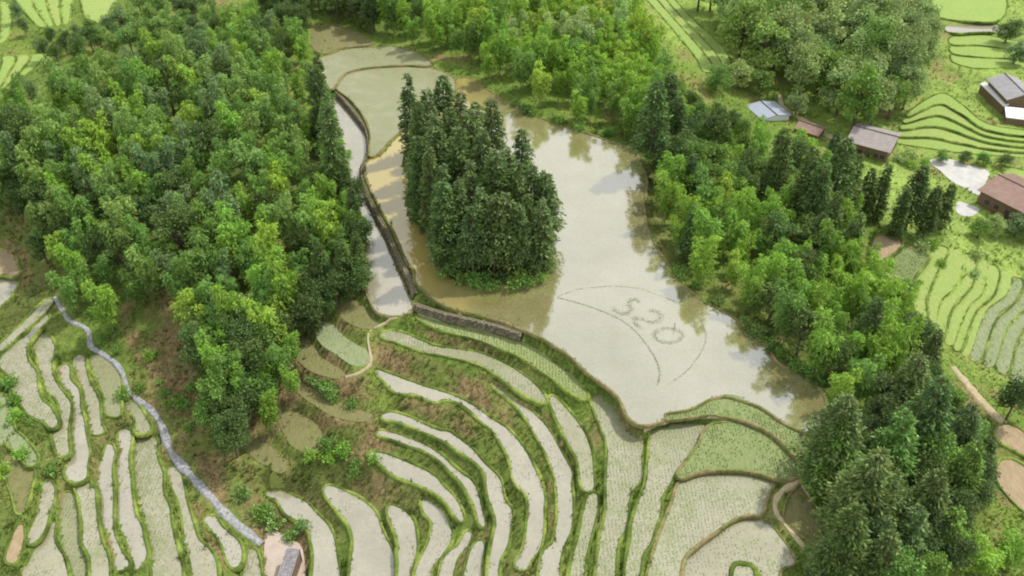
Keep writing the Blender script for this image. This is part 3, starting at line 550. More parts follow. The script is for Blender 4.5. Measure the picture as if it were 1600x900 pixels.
# ------------------------------------------------------------------ figure planted in the paddy: two arcs and the number 520
def planted(name, label, pts, cat, wid, seed, smooth=True, closed=False, dens=16):
    q = np.array(pts, float); wpts = P(q[:, 0], q[:, 1], 0)[:, :2]; line = catmull(wpts, closed, 6) if smooth else wpts
    if closed: line = np.vstack([line, line[:1]])
    rg = np.random.default_rng(seed); s = np.concatenate([[0], np.cumsum(np.hypot(*np.diff(line, axis=0).T))]); n = int(s[-1] * dens)
    u = rg.random(n) * s[-1]; x = np.interp(u, s, line[:, 0]) + rg.normal(0, wid, n); y = np.interp(u, s, line[:, 1]) + rg.normal(0, wid, n)
    V = np.zeros((n, 6, 3)); a = rg.random(n) * 6.28; h = rg.uniform(.015, .04, n); b = rg.uniform(.05, .10, n)
    for k in range(2):
        ak = a + k * 1.57; dx, dy = np.cos(ak) * b, np.sin(ak) * b
        V[:, 3 * k] = np.stack([x - dx, y - dy, np.full(n, .004)], 1); V[:, 3 * k + 1] = np.stack([x + dx, y + dy, np.full(n, .004)], 1); V[:, 3 * k + 2] = np.stack([x + dy * .8, y - dx * .8, h], 1)
    c0 = np.array([x.mean(), y.mean(), 0]); root = empty(name, tuple(c0)); tag(root, label, cat, 'figure planted in the flooded paddy')
    tag(obj('seedlings', mesh('seedlings', V.reshape(-1, 3) - c0, np.arange(n * 6).reshape(-1, 3), M['seedling']), root), kind='stuff')
planted('planted_arc', 'left arc line of rice seedlings planted in the large paddy', a5((480,60),(600,90),(750,140),(880,200),(970,270),(1050,370),(1100,450),(1122,530),(1108,610)), 'rice row', 0.09, 1, dens=30)
planted('planted_arc', 'right arc line of rice seedlings looping around the number', a5((480,55),(600,12),(700,-2),(850,-12),(1000,5),(1100,40),(1200,75),(1290,120),(1370,190),(1410,280),(1400,360),(1350,450),(1280,530),(1180,600)), 'rice row', 0.07, 2, dens=13)
planted('planted_digit', 'digit 5 of rice seedlings, leftmost of the planted number', a5((995,95),(965,68),(925,98),(945,125),(928,155),(880,165),(845,142),(828,125)), 'planted digit', 0.29, 3, dens=46)
planted('planted_digit', 'digit 2 of rice seedlings, middle of the planted number', a5((1055,138),(1105,148),(1132,180),(1105,212),(1055,214),(1005,192),(968,186),(962,208),(985,238),(1005,250)), 'planted digit', 0.29, 4, dens=46)
planted('planted_digit', 'digit 0 of rice seedlings, rightmost of the planted number', [(750 + .25 * (1175 + 85 * math.cos(t) - 6 * math.sin(t)), 450 + .25 * (298 + 46 * math.sin(t) + 6 * math.cos(t))) for t in np.linspace(0, 6.283, 20, endpoint=False)], 'planted digit', 0.27, 5, closed=True, dens=44)
def stake(label, px, py, h):
    p = P(px, py, 0); mb = MB(); mb.box((-.04, -.04, -.3), (.08, 0, 0), (0, .08, 0), (0.06, 0, h + .3)); o = mb.build('stake', M['darkwood']); o.location = p; tag(o, label, 'stake', 'stakes in the large paddy')
stake('thin stake standing in the water above the digit 0', 1053, 514, 1.3)
stake('thin dark stake in the muddy water near the stone wall', 811, 500, 0.7)

# ------------------------------------------------------------------ buildings
def house(name, label, cat, eaveL, eaveR, ridge, z_eave, rise, zg, tile, wall, ext=(0, 0), win=True, back=True, ribs=0.38, overhang=0.6):
    pl, pr = P(*eaveL, z_eave), P(*eaveR, z_eave); ax = (pr - pl); L = np.linalg.norm(ax); ax /= L; n_ = np.array([-ax[1], ax[0], 0])
    pl = pl - ax * ext[0]; L += ext[0] + ext[1]
    rg = P(*ridge, z_eave + rise); run = abs(np.dot(rg - pl, n_)); 
    if np.dot(rg - pl, n_) < 0: n_ = -n_
    root = empty(name, tuple(pl[:2]) + (zg,), math.atan2(ax[1], ax[0])); tag(root, label, cat)
    sgn = 1 if np.dot(n_, np.array([-ax[1], ax[0], 0])) > 0 else -1
    ze, zr = z_eave - zg, z_eave - zg + rise; W = 2 * run if back else run
    Y = lambda v: v * sgn
    o = overhang
    mb = MB(); th = .14                                              # walls as one shell, gables up to the roof
    x0, x1, y0, y1 = o, L - o, o, W - o; slope = rise / run; zy = lambda v: ze + slope * (v if v <= run or not back else W - v) - .1
    for a, b in (((x0, y0), (x1, y0)), ((x1, y1), (x0, y1))): mb.quad((a[0], Y(a[1]), -1), (b[0], Y(b[1]), -1), (b[0], Y(b[1]), zy(b[1])), (a[0], Y(a[1]), zy(a[1])))
    for x in (x0, x1):
        mb.quad((x, Y(y0), -1), (x, Y(run if back else y1), -1), (x, Y(run if back else y1), zy(run if back else y1)), (x, Y(y0), zy(y0)))
        if back: mb.quad((x, Y(run), -1), (x, Y(y1), -1), (x, Y(y1), zy(y1)), (x, Y(run), zy(run)))
    mb.build('wall', M[wall], root)
    mb = MB()
    mb.box((0, 0, ze), (L, 0, 0), (0, Y(run), rise), (0, 0, th))
    if back: mb.box((0, Y(W), ze), (L, 0, 0), (0, Y(-run), rise - .004), (0, 0, th))
    rf = mb.build('roof', M[tile], root)
    mb = MB(); k = int(L / ribs)
    for i in range(k):
        x = (i + .25) * L / k
        mb.box((x, Y(-.06), ze + th), (L / k * .5, 0, 0), (0, Y(run + .02), rise), (0, 0, .07))
        if back: mb.box((x, Y(W + .06), ze + th), (L / k * .5, 0, 0), (0, Y(-run - .02), rise), (0, 0, .07))
    t_ = mb.build('tile_rows', M[tile], rf); t_['kind'] = 'stuff'
    if back:
        mb = MB(); mb.box((-.05, Y(run - .16), zr + th - .02), (L + .1, 0, 0), (0, Y(.32), 0), (0, 0, .16)); mb.build('ridge', M['darkwood'], rf)
    if win:
        mb = MB(); mb.box((x0 + (x1 - x0) * .46, Y(y0 - .05), 0), (1.2, 0, 0), (0, Y(.05), 0), (0, 0, 2.0)); dr = mb.build('door', M['darkwood'], root)
        for fx in (.12, .28, .68, .84):
            mb = MB(); X = x0 + (x1 - x0) * fx; mb.box((X - .1, Y(y0 - .06), .9), (1.2, 0, 0), (0, Y(.05), 0), (0, 0, 1.15)); w_ = mb.build('window', M['wood'], root)
            mb = MB(); mb.box((X, Y(y0 - .09), 1.0), (1.0, 0, 0), (0, Y(.04), 0), (0, 0, .95)); mb.build('pane', M['dark'], w_)
            mb = MB(); mb.box((X + .47, Y(y0 - .11), 1.0), (.06, 0, 0), (0, Y(.03), 0), (0, 0, .95)); mb.build('mullion', M['wood'], w_)
    return root
house('farmhouse', 'long taupe tiled farmhouse roof among the valley trees', 'house', (1327,223), (1391,240), (1330,196), -9.6, 1.7, -12.8, 'tile_mid', 'wood', ext=(1.0, 0))
house('farmhouse', 'pale grey roofed farmhouse with brown gable at the right edge', 'house', (1541,124), (1573,157), (1566,112), -7.5, 1.6, -12.2, 'tile_pale', 'wood', ext=(0, 0))
house('lean_to', 'white roofed lean-to along the grey roofed farmhouse', 'shed', (1531,131), (1568,167), (1538,127), -9.4, 0.5, -12.2, 'white', 'wood', back=False, win=False, overhang=.2, ribs=.8)
house('outbuilding', 'white roofed outbuilding in front of the grey roofed farmhouse', 'shed', (1572,184), (1612,189), (1572,167), -9.8, 0.7, -12.6, 'white', 'wood', back=False, win=False, overhang=.3, ribs=.8)
house('farmhouse', 'brown roofed house beside the bright white yard', 'house', (1527,297), (1580,324), (1548,268), -10.2, 1.8, -13.6, 'tile_brown', 'wood', ext=(0, 7))
house('farmhouse', 'small brown tiled house half hidden beside the earth track', 'house', (1240,201), (1278,214), (1243,187), -10.4, 1.0, -12.6, 'tile_brown', 'wood', win=False)
house('metal_shed', 'blue grey metal roofed shed below the leafy trees', 'shed', (1172,172), (1190,188), (1190,160), -10.0, 0.7, -12.0, 'blue_metal', 'white', ext=(2.5, 0), win=False, ribs=.7, overhang=.3)
# the shed at the bottom edge: a single tiled slope on posts
pA, pB = P(448, 857, -12.0), P(469, 859, -12.0); ax = pB - pA; Lw = np.linalg.norm(ax); ax /= Lw; dn = np.array([ax[1], -ax[0], 0]); SL = 6.5
root = empty('tiled_shed', tuple((pA + pB)[:2] / 2) + (-14.7,), math.atan2(ax[1], ax[0])); tag(root, 'grey tiled shed on the concrete yard at the bottom edge', 'shed')
mb = MB(); mb.box((-Lw / 2, 0, 2.7), (Lw, 0, 0), (0, -SL, -.7), (0, 0, .1)); rf = mb.build('roof', M['darkwood'], root)
nr_ = 9
for i in range(nr_):
    mb = MB(); x = -Lw / 2 + (i + .12) * Lw / nr_
    for j in range(14):
        y = -SL * j / 14; z = 2.8 - .7 * j / 14; mb.box((x + random.uniform(-.02, .02), y, z + .03), (Lw / nr_ * .74, 0, 0), (0, -SL / 14 - .05, -.02), (0, 0, .07))
    mb.build('tile_row', M['tile_grey'], rf)
mb = MB(); mb.box((-Lw / 2 + .1, -SL + .2, 0), (Lw - .2, 0, 0), (0, SL - .35, 0), (0, 0, 1.9)); mb.build('wall', M['wood'], root)
for x in (-Lw / 2 + .05, Lw / 2 - .15):
    for y in (-.15, -SL + .1):
        mb = MB(); mb.box((x, y, 0), (.12, 0, 0), (0, .12, 0), (0, 0, 2.68 + y * .107)); mb.build('post', M['darkwood'], root)
# white sign by the channel
q = hit(549, 456); root = empty('sign', tuple(q)); tag(root, 'small white sign on a post at the forest edge', 'sign')
mb = MB(); mb.box((-.05, -.05, -.3), (.1, 0, 0), (0, .1, 0), (0, 0, 2.4)); mb.build('post', M['darkwood'], root)
mb = MB(); mb.box((-.55, -.1, 1.25), (1.1, 0, 0), (0, .05, 0), (0, .12, .8)); mb.build('board', M['white'], root)
mb = MB(); mb.box((-.25, -.13, .35), (.5, 0, 0), (0, .05, 0), (0, .05, .5)); mb.build('plate', M['white'], root)

# ------------------------------------------------------------------ trees: a few models of each kind, copied
def leaves(pos, dirn, length, width, rg, tint):
    """rhombic leaf faces; returns verts and per-vertex tint"""
    n = len(pos); d_ = dirn / (np.linalg.norm(dirn, axis=1)[:, None] + 1e-9); r = rg.standard_normal((n, 3)); s = np.cross(d_, r); s /= np.linalg.norm(s, axis=1)[:, None] + 1e-9
    l_ = np.broadcast_to(length, n)[:, None]; w_ = np.broadcast_to(width, n)[:, None]
    V = np.stack([pos, pos + d_ * l_ * .45 + s * w_ * .5, pos + d_ * l_ + np.array([0, 0, -.12]) * l_, pos + d_ * l_ * .45 - s * w_ * .5], 1)
    return V.reshape(-1, 3), np.repeat(tint, 4, axis=0)
def stem(points, radii, sides=6):
    V = []; Fq = []
    for i, (p, r) in enumerate(zip(points, radii)):
        for k in range(sides): a = 2 * math.pi * k / sides; V.append((p[0] + r * math.cos(a), p[1] + r * math.sin(a), p[2]))
    for i in range(len(points) - 1):
        for k in range(sides): Fq.append((i * sides + k, i * sides + (k + 1) % sides, (i + 1) * sides + (k + 1) % sides, (i + 1) * sides + k))
    return V, Fq
def limb(p0, p1, r0, r1, sides=4):
    p0, p1 = np.array(p0), np.array(p1); d_ = p1 - p0; d_ = d_ / np.linalg.norm(d_); a = np.cross(d_, (0.3, 0.9, 0.1)); a /= np.linalg.norm(a); b = np.cross(d_, a); V = []
    for p, r in ((p0, r0), (p1, r1)):
        for k in range(sides): t = 2 * math.pi * k / sides; V.append(p + r * (a * math.cos(t) + b * math.sin(t)))
    return V, [(k, (k + 1) % sides, (k + 1) % sides + sides, k + sides) for k in range(sides)]
def tint(rg, n, lo=0.7, hi=1.3, yel=0.15):
    t = rg.uniform(lo, hi, n)[:, None]; y = rg.uniform(-yel, yel, n); return np.concatenate([t * (1 + y[:, None]), t, t * (1 - y[:, None])], 1)
def build_tree(kind, parts):
    (tv, tf, tm), (cv, ct, cm) = parts
    return mesh(kind + '_trunk', np.array(tv), np.array(tf), tm, smooth=True), mesh(kind + '_crown', cv, np.arange(len(cv)).reshape(-1, 4), cm, ct)
def bamboo(seed):
    rg = np.random.default_rng(seed); tv, tf = [], []; pos = []; dr = []; ln = []; wd = []; sh = []; a0 = rg.random() * 6.28
    for q in range(3):
        h = 13.0 * (1.0, .86, .74)[q] * rg.uniform(.93, 1.05); la = a0 + q * 2.1 + rg.normal(0, .4); lean = rg.uniform(.9, 1.9); L = np.array([math.cos(la), math.sin(la)])
        cul = lambda t: np.array([*(L * (.25 + lean * t ** 2.6)), h * (t - .05 * lean * t ** 4)])
        tp = np.linspace(0, 1, 8); v, f_ = stem([cul(t) for t in tp], [.07 * (1 - .85 * t) for t in tp], 4); tf += [tuple(x + len(tv) for x in g) for g in f_]; tv += v
        for i in range(26):
            t = .30 + .70 * (i + rg.random()) / 26; k = (t - .30) / .70; prof = (k + .15) ** .5 * (1.03 - k) ** .75 * 1.6 + .10; c = cul(t)
            for j in range(4):
                a = rg.random() * 6.28; bl = 1.75 * prof * rg.uniform(.5, 1.1); m = 9
                u = rg.uniform(.3, 1.0, m); out_ = np.array([math.cos(a), math.sin(a), 0]); up = rg.uniform(.5, .9)
                p = c + out_ * (u * bl)[:, None] + np.stack([np.zeros(m), np.zeros(m), bl * (up * u - .8 * u ** 2.2)], 1) + rg.normal(0, .14, (m, 3))
                pos.append(p); dr.append(out_ * .8 + np.array([0, 0, -.6]) + rg.normal(0, .38, (m, 3))); ln.append(rg.uniform(.34, .62, m)); wd.append(rg.uniform(.13, .21, m)); sh.append(np.full(m, rg.uniform(.85, 1.15) * (.82 + .36 * k)))
    pos = np.concatenate(pos); n = len(pos); cv, ct = leaves(pos, np.concatenate(dr), np.concatenate(ln), np.concatenate(wd), rg, tint(rg, n, .78, 1.22, .1) * np.concatenate(sh)[:, None])
    return build_tree('bamboo', ((tv, tf, M['culm']), (cv, ct, M['leaf'])))
def fir(seed, h=20.0, rad=3.2, low=.22):
    rg = np.random.default_rng(seed); tp = np.linspace(0, 1, 8); bend = rg.normal(0, .25, 2)
    ctr = lambda t: np.array([bend[0] * math.sin(3 * t), bend[1] * math.sin(2.5 * t), h * t]); tv, tf = stem([ctr(t) - np.array([0, 0, .5 * (t == 0)]) for t in tp], [.30 * (1 - .9 * t) + .02 for t in tp], 6)
    pos = []; dr = []; ln = []; wd = []; sh = []; lop = rg.random() * 6.28
    for i in range(40):
        t = low + (1 - low) * ((i + rg.uniform(-.3, .3)) / 40); t = min(max(t, low), .995); c = ctr(t); u_ = (1 - t) / (1 - low)
        prof = rad * (u_ ** .62) * (.72 + .28 * min(1, (t - low) * 7)) + .25
        for j in range(6 if t < .85 else 4):
            a = rg.random() * 6.28; bl = prof * rg.uniform(.6, 1.12) * (1 + .14 * math.cos(a - lop)); m = int(6 + 5 * bl); u = rg.uniform(.15, 1, m) ** .8; out_ = np.array([math.cos(a), math.sin(a), 0]); sd_ = np.array([-math.sin(a), math.cos(a), 0])
            lat = rg.normal(0, .2, m) * bl * .6
            p = c + out_ * (u * bl)[:, None] + sd_ * lat[:, None] + np.stack([np.zeros(m), np.zeros(m), bl * (.12 * u - .42 * u ** 2) + rg.normal(0, .1, m)], 1)
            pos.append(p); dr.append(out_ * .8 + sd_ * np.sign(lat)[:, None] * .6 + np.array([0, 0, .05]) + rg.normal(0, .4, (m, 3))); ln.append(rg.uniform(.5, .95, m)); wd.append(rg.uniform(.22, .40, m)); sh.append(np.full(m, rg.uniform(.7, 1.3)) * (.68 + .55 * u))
            if bl > 1.2 and j % 2 == 0:
                v, f_ = limb(c, c + out_ * bl * .8 + np.array([0, 0, -.15 * bl]), .05, .02, 3); f_ = [tuple(q + len(tv) for q in g) for g in f_]; tv += [tuple(q) for q in v]; tf += f_
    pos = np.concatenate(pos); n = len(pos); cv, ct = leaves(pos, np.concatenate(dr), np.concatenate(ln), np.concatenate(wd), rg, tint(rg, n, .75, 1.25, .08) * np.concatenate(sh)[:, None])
    return build_tree('fir', ((tv, tf, M['bark']), (cv, ct, M['needle'])))
def broad(seed, h=11.0, rad=3.4, nc=26, squat=1.0):
    rg = np.random.default_rng(seed); tv, tf = stem([(0, 0, -.5), (.1, 0, h * .2), (.05, .1, h * .45), (0, 0, h * .75)], [.28, .22, .16, .06], 6); pos = []; dr = []; sh = []
    for i in range(nc):
        e = math.acos(1 - 1.75 * rg.random()); a = rg.random() * 6.28; rr = rg.uniform(.55, 1.0)
        c = np.array([rad * .78 * rr * math.sin(e) * math.cos(a), rad * .78 * rr * math.sin(e) * math.sin(a), h * .54 + (h * .40) * rr * math.cos(e) * squat])
        s0 = (0.05, 0.05, h * rg.uniform(.25, .5)); v, f_ = limb(s0, c, .09, .03, 4); f_ = [tuple(q + len(tv) for q in g) for g in f_]; tv += [tuple(q) for q in v]; tf += f_
        m = 130; g = rg.standard_normal((m, 3)); g /= np.linalg.norm(g, axis=1)[:, None]; cr = rad * rg.uniform(.26, .42); g *= (rg.random((m, 1)) ** .4); g[:, 2] *= .75
        pos.append(c + g * cr); dr.append(g + np.array([0, 0, -.1]) + rg.normal(0, .5, (m, 3))); sh.append(np.full(m, rg.uniform(.72, 1.28)))
    pos = np.concatenate(pos); n = len(pos); cv, ct = leaves(pos, np.concatenate(dr), rg.uniform(.28, .52, n), rg.uniform(.2, .36, n), rg, tint(rg, n, .7, 1.3) * np.concatenate(sh)[:, None])
    return build_tree('broadleaf', ((tv, tf, M['bark']), (cv, ct, M['leaf'])))
def shrub(seed):
    rg = np.random.default_rng(seed); tv, tf = stem([(0, 0, -.2), (.02, 0, .5), (0, .03, .9)], [.06, .04, .015], 4); m = 240; g = rg.standard_normal((m, 3)); g /= np.linalg.norm(g, axis=1)[:, None]; g *= rg.random((m, 1)) ** .45
    lump = 1 + .3 * np.sin(3 * np.arctan2(g[:, 1], g[:, 0]) + seed); p = g * np.array([.85, .85, .6]) * lump[:, None] + np.array([0, 0, .65])
    cv, ct = leaves(p, g + rg.normal(0, .5, (m, 3)), rg.uniform(.22, .42, m), rg.uniform(.12, .24, m), rg, tint(rg, m, .65, 1.35))
    return build_tree('shrub', ((tv, tf, M['bark']), (cv, ct, M['leaf'])))
LIB = dict(bamboo=[bamboo(100 + i) for i in range(7)], fir=[fir(200 + i, 20, 2.8 + .35 * (i % 4), (.06, .10, .16, .26)[i % 4]) for i in range(8)], bigfir=[fir(260 + i, 18, 4.6 + .3 * i, .12) for i in range(4)],
 broad=[broad(300 + i, 11, 3.3 + .2 * i, 26) for i in range(5)], shrub=[shrub(400 + i) for i in range(5)])
NAME = dict(bamboo='bamboo', fir='fir_tree', bigfir='evergreen_tree', broad='broadleaf_tree', shrub='shrub')
CAT = dict(bamboo='bamboo', fir='fir tree', bigfir='evergreen tree', broad='tree', shrub='shrub')
HT = dict(bamboo=13.0, fir=20.0, bigfir=18.0, broad=11.0, shrub=1.2)
COL = {  # foliage colours as albedo
 'bright': (0.215, 0.375, 0.055), 'yellow': (0.27, 0.41, 0.06), 'mid': (0.165, 0.29, 0.06), 'olive': (0.20, 0.315, 0.08), 'greyish': (0.165, 0.25, 0.095),
 'dark': (0.108, 0.175, 0.047), 'deep': (0.09, 0.145, 0.040), 'blue': (0.10, 0.158, 0.052), 'pale': (0.29, 0.39, 0.14), 'moss': (0.135, 0.20, 0.062)}
ADJ = dict(bright='bright green', yellow='yellow green', mid='mid green', olive='olive green', greyish='greyish green', dark='dark green', deep='deep green', blue='bluish green', pale='pale green', moss='mossy green')
count = {}; pool = []
def plant(kind, x, y, z, s, color, label, group, rg=random, sxy=None):
    tm, cm = rg.choice(LIB[kind]); r = empty(NAME[kind], (x, y, z - .1), rg.uniform(0, 6.28)); k = s * (sxy or rg.uniform(.92, 1.12) * (1.12 if kind == 'bamboo' else 1.0)); r.scale = (k, k, s)
    t = obj('trunk', tm, r); c = obj('crown' if kind != 'shrub' else 'foliage', cm, r); v = rg.uniform(.86, 1.16); g = rg.uniform(-.07, .07)
    pool.append((r, label)) if group and group not in ('firs on the paddy island', 'firs of the right side', 'big evergreens of the lower right') else None
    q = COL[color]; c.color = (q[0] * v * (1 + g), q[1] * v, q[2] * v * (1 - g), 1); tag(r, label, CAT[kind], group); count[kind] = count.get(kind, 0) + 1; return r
def inpoly(poly, x, y): return inside(np.array(poly, float), np.array([x], float), np.array([y], float))[0]
placed = []
def fill(poly, spacing, chooser, place, group, seed, height=1.0, keep_off=True, limit=400):
    """scatter crowns so that they cover an outline of the wood"""
    rg = random.Random(seed); xs_ = [p[0] for p in poly]; ys_ = [p[1] for p in poly]; pts = []; tries = 0; made = 0
    cand = []
    while tries < 9000:
        tries += 1; x = rg.uniform(min(xs_), max(xs_)); y = rg.uniform(min(ys_), max(ys_))
        if not inpoly(poly, x, y): continue
        r_ = spacing * ppm(y) * 0.86
        if any((x - a) ** 2 + ((y - b) * 1.25) ** 2 < r_ * r_ for a, b in pts): continue
        pts.append((x, y))
    for x, y in pts:
        kind, color = chooser(x, y, rg); s = height * rg.uniform(.72, 1.25); q = hit(x, y, .66 * HT[kind] * s)
        if keep_off and (owner_at(q[0], q[1]) >= 0 or owner_at(q[0] + 1.0, q[1] - 1.0) >= 0 or owner_at(q[0] - 1, q[1] - 1) >= 0): continue
        if any((q[0] - a) ** 2 + (q[1] - b) ** 2 < 2.2 for a, b in placed): continue
        placed.append((q[0], q[1])); pl = place(x, y) if callable(place) else place
        plant(kind, q[0], q[1], q[2], s, color, f'{ADJ[color]} {LBL[kind]} {pl}', f'{ADJ[color]} {LBL[kind]}s {pl}'[:90], rg); made += 1
        if made >= limit: break
    return made
LBL = dict(bamboo='bamboo plume', fir='pointed fir', bigfir='broad evergreen', broad='round crowned tree', shrub='low shrub')
def pick(rg, *opts):
    r = rg.random(); a = 0
    for w_, k, c in opts:
        a += w_
        if r < a: return k, c
    return opts[-1][1:]
# --- the island of firs in the large paddy: rows counted from the front
isl_spots = [  # (crown top x, y, height)
 (627,108,19),(690,100,21),(668,128,21),(720,118,21),(742,135,20),(705,150,22),(650,160,20),(765,160,19),(815,190,15),(733,172,21),(680,185,21),(645,205,20),
 (790,212,19),(712,205,21),(755,210,20),(828,240,18),(690,232,20),(655,240,19),(735,243,20),(772,248,20),(805,255,19),(850,250,17),(868,275,16.5),(715,268,19),(750,275,19),(790,283,18),(825,285,17),(848,300,16),(690,275,19),(668,272,18),(770,305,16),(735,300,17),(810,312,15)]
rows = {}
rgI = random.Random(5); ilist = []
for x, y, h in isl_spots:
    q = hit(x, y, h)
    if not inside(ISLAND, q[:1], q[1:2])[0]:
        c0 = ISLAND.mean(0); 
        for k in range(12):
            if inside(ISLAND * .94 + c0 * .06, q[:1], q[1:2])[0]: break
            q[:2] += (c0 - q[:2]) * .10
        q[2] = H(q[0], q[1])
    ilist.append((q, h))
ilist.sort(key=lambda a: a[0][1]); ORD = ['first', 'second', 'third', 'fourth', 'fifth', 'sixth', 'seventh', 'eighth', 'ninth', 'tenth']
ROW = ['front row', 'second row', 'middle row', 'fourth row', 'back row']
per = math.ceil(len(ilist) / 5)
for r in range(5):
    for j, (q, h) in enumerate(sorted(ilist[r * per:(r + 1) * per], key=lambda a: a[0][0])):
        placed.append((q[0], q[1]))
        plant('fir', q[0], q[1], q[2], h / 20 * rgI.uniform(.84, 1.06), rgI.choice(['dark', 'moss', 'dark', 'moss', 'moss']), f'fir on the paddy island, {ORD[j]} from left in the {ROW[r]}', 'firs on the paddy island', rgI, sxy=rgI.uniform(.95, 1.35))
# --- low undergrowth shrubs on the island rim
for i, (x, y) in enumerate([(650,345),(664,362),(676,385),(690,408),(702,428),(722,440),(745,447),(770,450),(800,450),(825,445),(845,437),(856,420),(735,436),(780,440),(812,438),(760,436),(700,412)]):
    q = hit(x, y); plant('shrub', q[0], q[1], q[2], random.uniform(1.1, 1.9), random.choice(['mid', 'dark', 'mid']), 'low green shrub at the foot of the island firs', 'shrubs round the island foot')

# --- the bamboo hillside on the left
LEFT = [(-25,150),(60,118),(150,95),(250,60),(330,35),(385,5),(440,25),(478,50),(492,110),(512,170),(540,250),(555,325),(566,395),(560,430),(520,465),(470,500),(440,520),(300,450),(255,425),(200,455),(150,465),(100,455),(72,425),(40,395),(30,330),(-25,310)]
def left_kind(x, y, rg):
    edge = x > 470 + (y - 60) * .18
    if edge: return pick(rg, (.45, 'fir', 'dark'), (.2, 'bamboo', 'bright'), (.2, 'broad', 'dark'), (.15, 'bamboo', 'mid'))
    if y > 400 and x < 170: return pick(rg, (.6, 'bamboo', 'bright'), (.2, 'bamboo', 'mid'), (.2, 'broad', 'dark'))
    if x > 400 and y > 330: return pick(rg, (.35, 'broad', 'dark'), (.3, 'bamboo', 'mid'), (.2, 'bamboo', 'bright'), (.15, 'bamboo', 'yellow'))
    return pick(rg, (.26, 'bamboo', 'mid'), (.22, 'bamboo', 'olive'), (.12, 'bamboo', 'greyish'), (.18, 'bamboo', 'bright'), (.08, 'bamboo', 'yellow'), (.14, 'broad', 'dark'))
def left_place(x, y):
    if x > 470 + (y - 60) * .18: return 'beside the narrow channel'
    if y > 400: return 'at lower edge of left grove'
    if y < 130: return 'atop the left grove'
    if x < 160: return 'at left edge of grove'
    if x < 330: return 'in mid left grove'
    return 'in right half of left grove'
fill(LEFT, 4.25, left_kind, left_place, '', 11, 0.95)
LOWER = [(300,440),(440,500),(520,465),(500,500),(455,530),(470,590),(430,640),(395,655),(355,680),(325,640),(315,560),(300,500)]
fill(LOWER, 3.2, lambda x, y, rg: pick(rg, (.55, 'broad', 'dark'), (.15, 'broad', 'mid'), (.2, 'bamboo', 'bright'), (.1, 'bamboo', 'mid')), 'in the dark spur', '', 12, 0.85)
for x, y, s, lab in [(430,485,.75,'vivid yellow green bamboo tuft above the fallow strips, upper one'), (408,510,.65,'vivid yellow green bamboo tuft above the fallow strips, left one'), (432,530,.6,'vivid yellow green bamboo tuft above the fallow strips, lower one'),
   (382,575,.5,'small bright bamboo tuft low in the dark spur'), (286,470,.75,'tall bright bamboo above the bare slope, left one'), (305,495,.7,'tall bright bamboo above the bare slope, right one'), (487,335,.8,'vivid bamboo plume among dark trees by the channel')]:
    q = hit(x, y, 9 * s); plant('bamboo', q[0], q[1], q[2], s, 'yellow', lab, None, sxy=1.5)
EDGE = [(497,105,'fir','dark',14,'dark fir at the top end of the narrow channel'),(508,150,'broad','mid',9,'leafy tree where the narrow channel begins'),(520,205,'fir','dark',13,'dark fir beside the upper part of the narrow channel'),(533,240,'bamboo','bright',10,'bright bamboo overhanging the upper narrow channel'),(540,275,'fir','dark',13,'dark fir overhanging the middle of the narrow channel'),
 (550,318,'fir','deep',13,'deep green fir just below the middle of the channel'),(557,350,'broad','dark',10,'round dark tree overhanging the narrow channel'),(561,385,'fir','dark',12,'dark fir near the white sign, upper one'),(553,412,'broad','dark',9,'round dark tree right above the white sign'),(535,400,'fir','deep',13,'deep green fir left of the white sign'),(520,430,'broad','dark',9,'dark tree at the shady corner left of the sign'),
 (500,400,'fir','dark',13,'dark fir inside the shady corner of the grove'),(500,455,'broad','dark',9,'dark tree low in the shady corner of the grove'),(475,480,'broad','deep',9,'deep green tree at the edge of the shaded plots')]
for x, y, kd, cl, h, lab in EDGE:
    q = hit(x, y, .72 * h)
    for k in range(14):
        if owner_at(q[0], q[1]) < 0 and owner_at(q[0] + .8, q[1]) < 0: break
        q[0] -= .5; q[2] = H(q[0], q[1])
    placed.append((q[0], q[1])); plant(kd, q[0], q[1], q[2], h / HT[kd], cl, lab, None)
# --- wood along the far right bank
BANK = [(575,-15),(590,25),(640,62),(690,88),(740,112),(800,150),(860,172),(930,190),(985,205),(1000,175),(1040,125),(1035,80),(1010,30),(1000,-15)]
def bank_kind(x, y, rg):
    if x < 660: return pick(rg, (.35, 'bamboo', 'bright'), (.35, 'broad', 'dark'), (.3, 'bamboo', 'mid'))
    if y < 60 and x > 800: return pick(rg, (.45, 'bamboo', 'yellow'), (.3, 'bamboo', 'pale'), (.25, 'bamboo', 'bright'))
    return pick(rg, (.65, 'bamboo', 'bright'), (.12, 'bamboo', 'yellow'), (.18, 'bamboo', 'mid'), (.05, 'broad', 'mid'))
fill(BANK, 3.9, bank_kind, lambda x, y: 'at far paddy tip' if x < 680 else ('in top edge grove' if y < 60 else ('directly above the far bank' if y > 110 + .12 * (x - 740) else 'inside far bank grove')), '', 13, 1.0)
fill([(380,-30),(585,-30),(585,18),(560,38),(500,38),(470,38),(440,20)], 3.2, lambda x, y, rg: pick(rg, (.6, 'broad', 'dark'), (.4, 'broad', 'deep')), 'behind the brown plot', '', 14, 1.0)
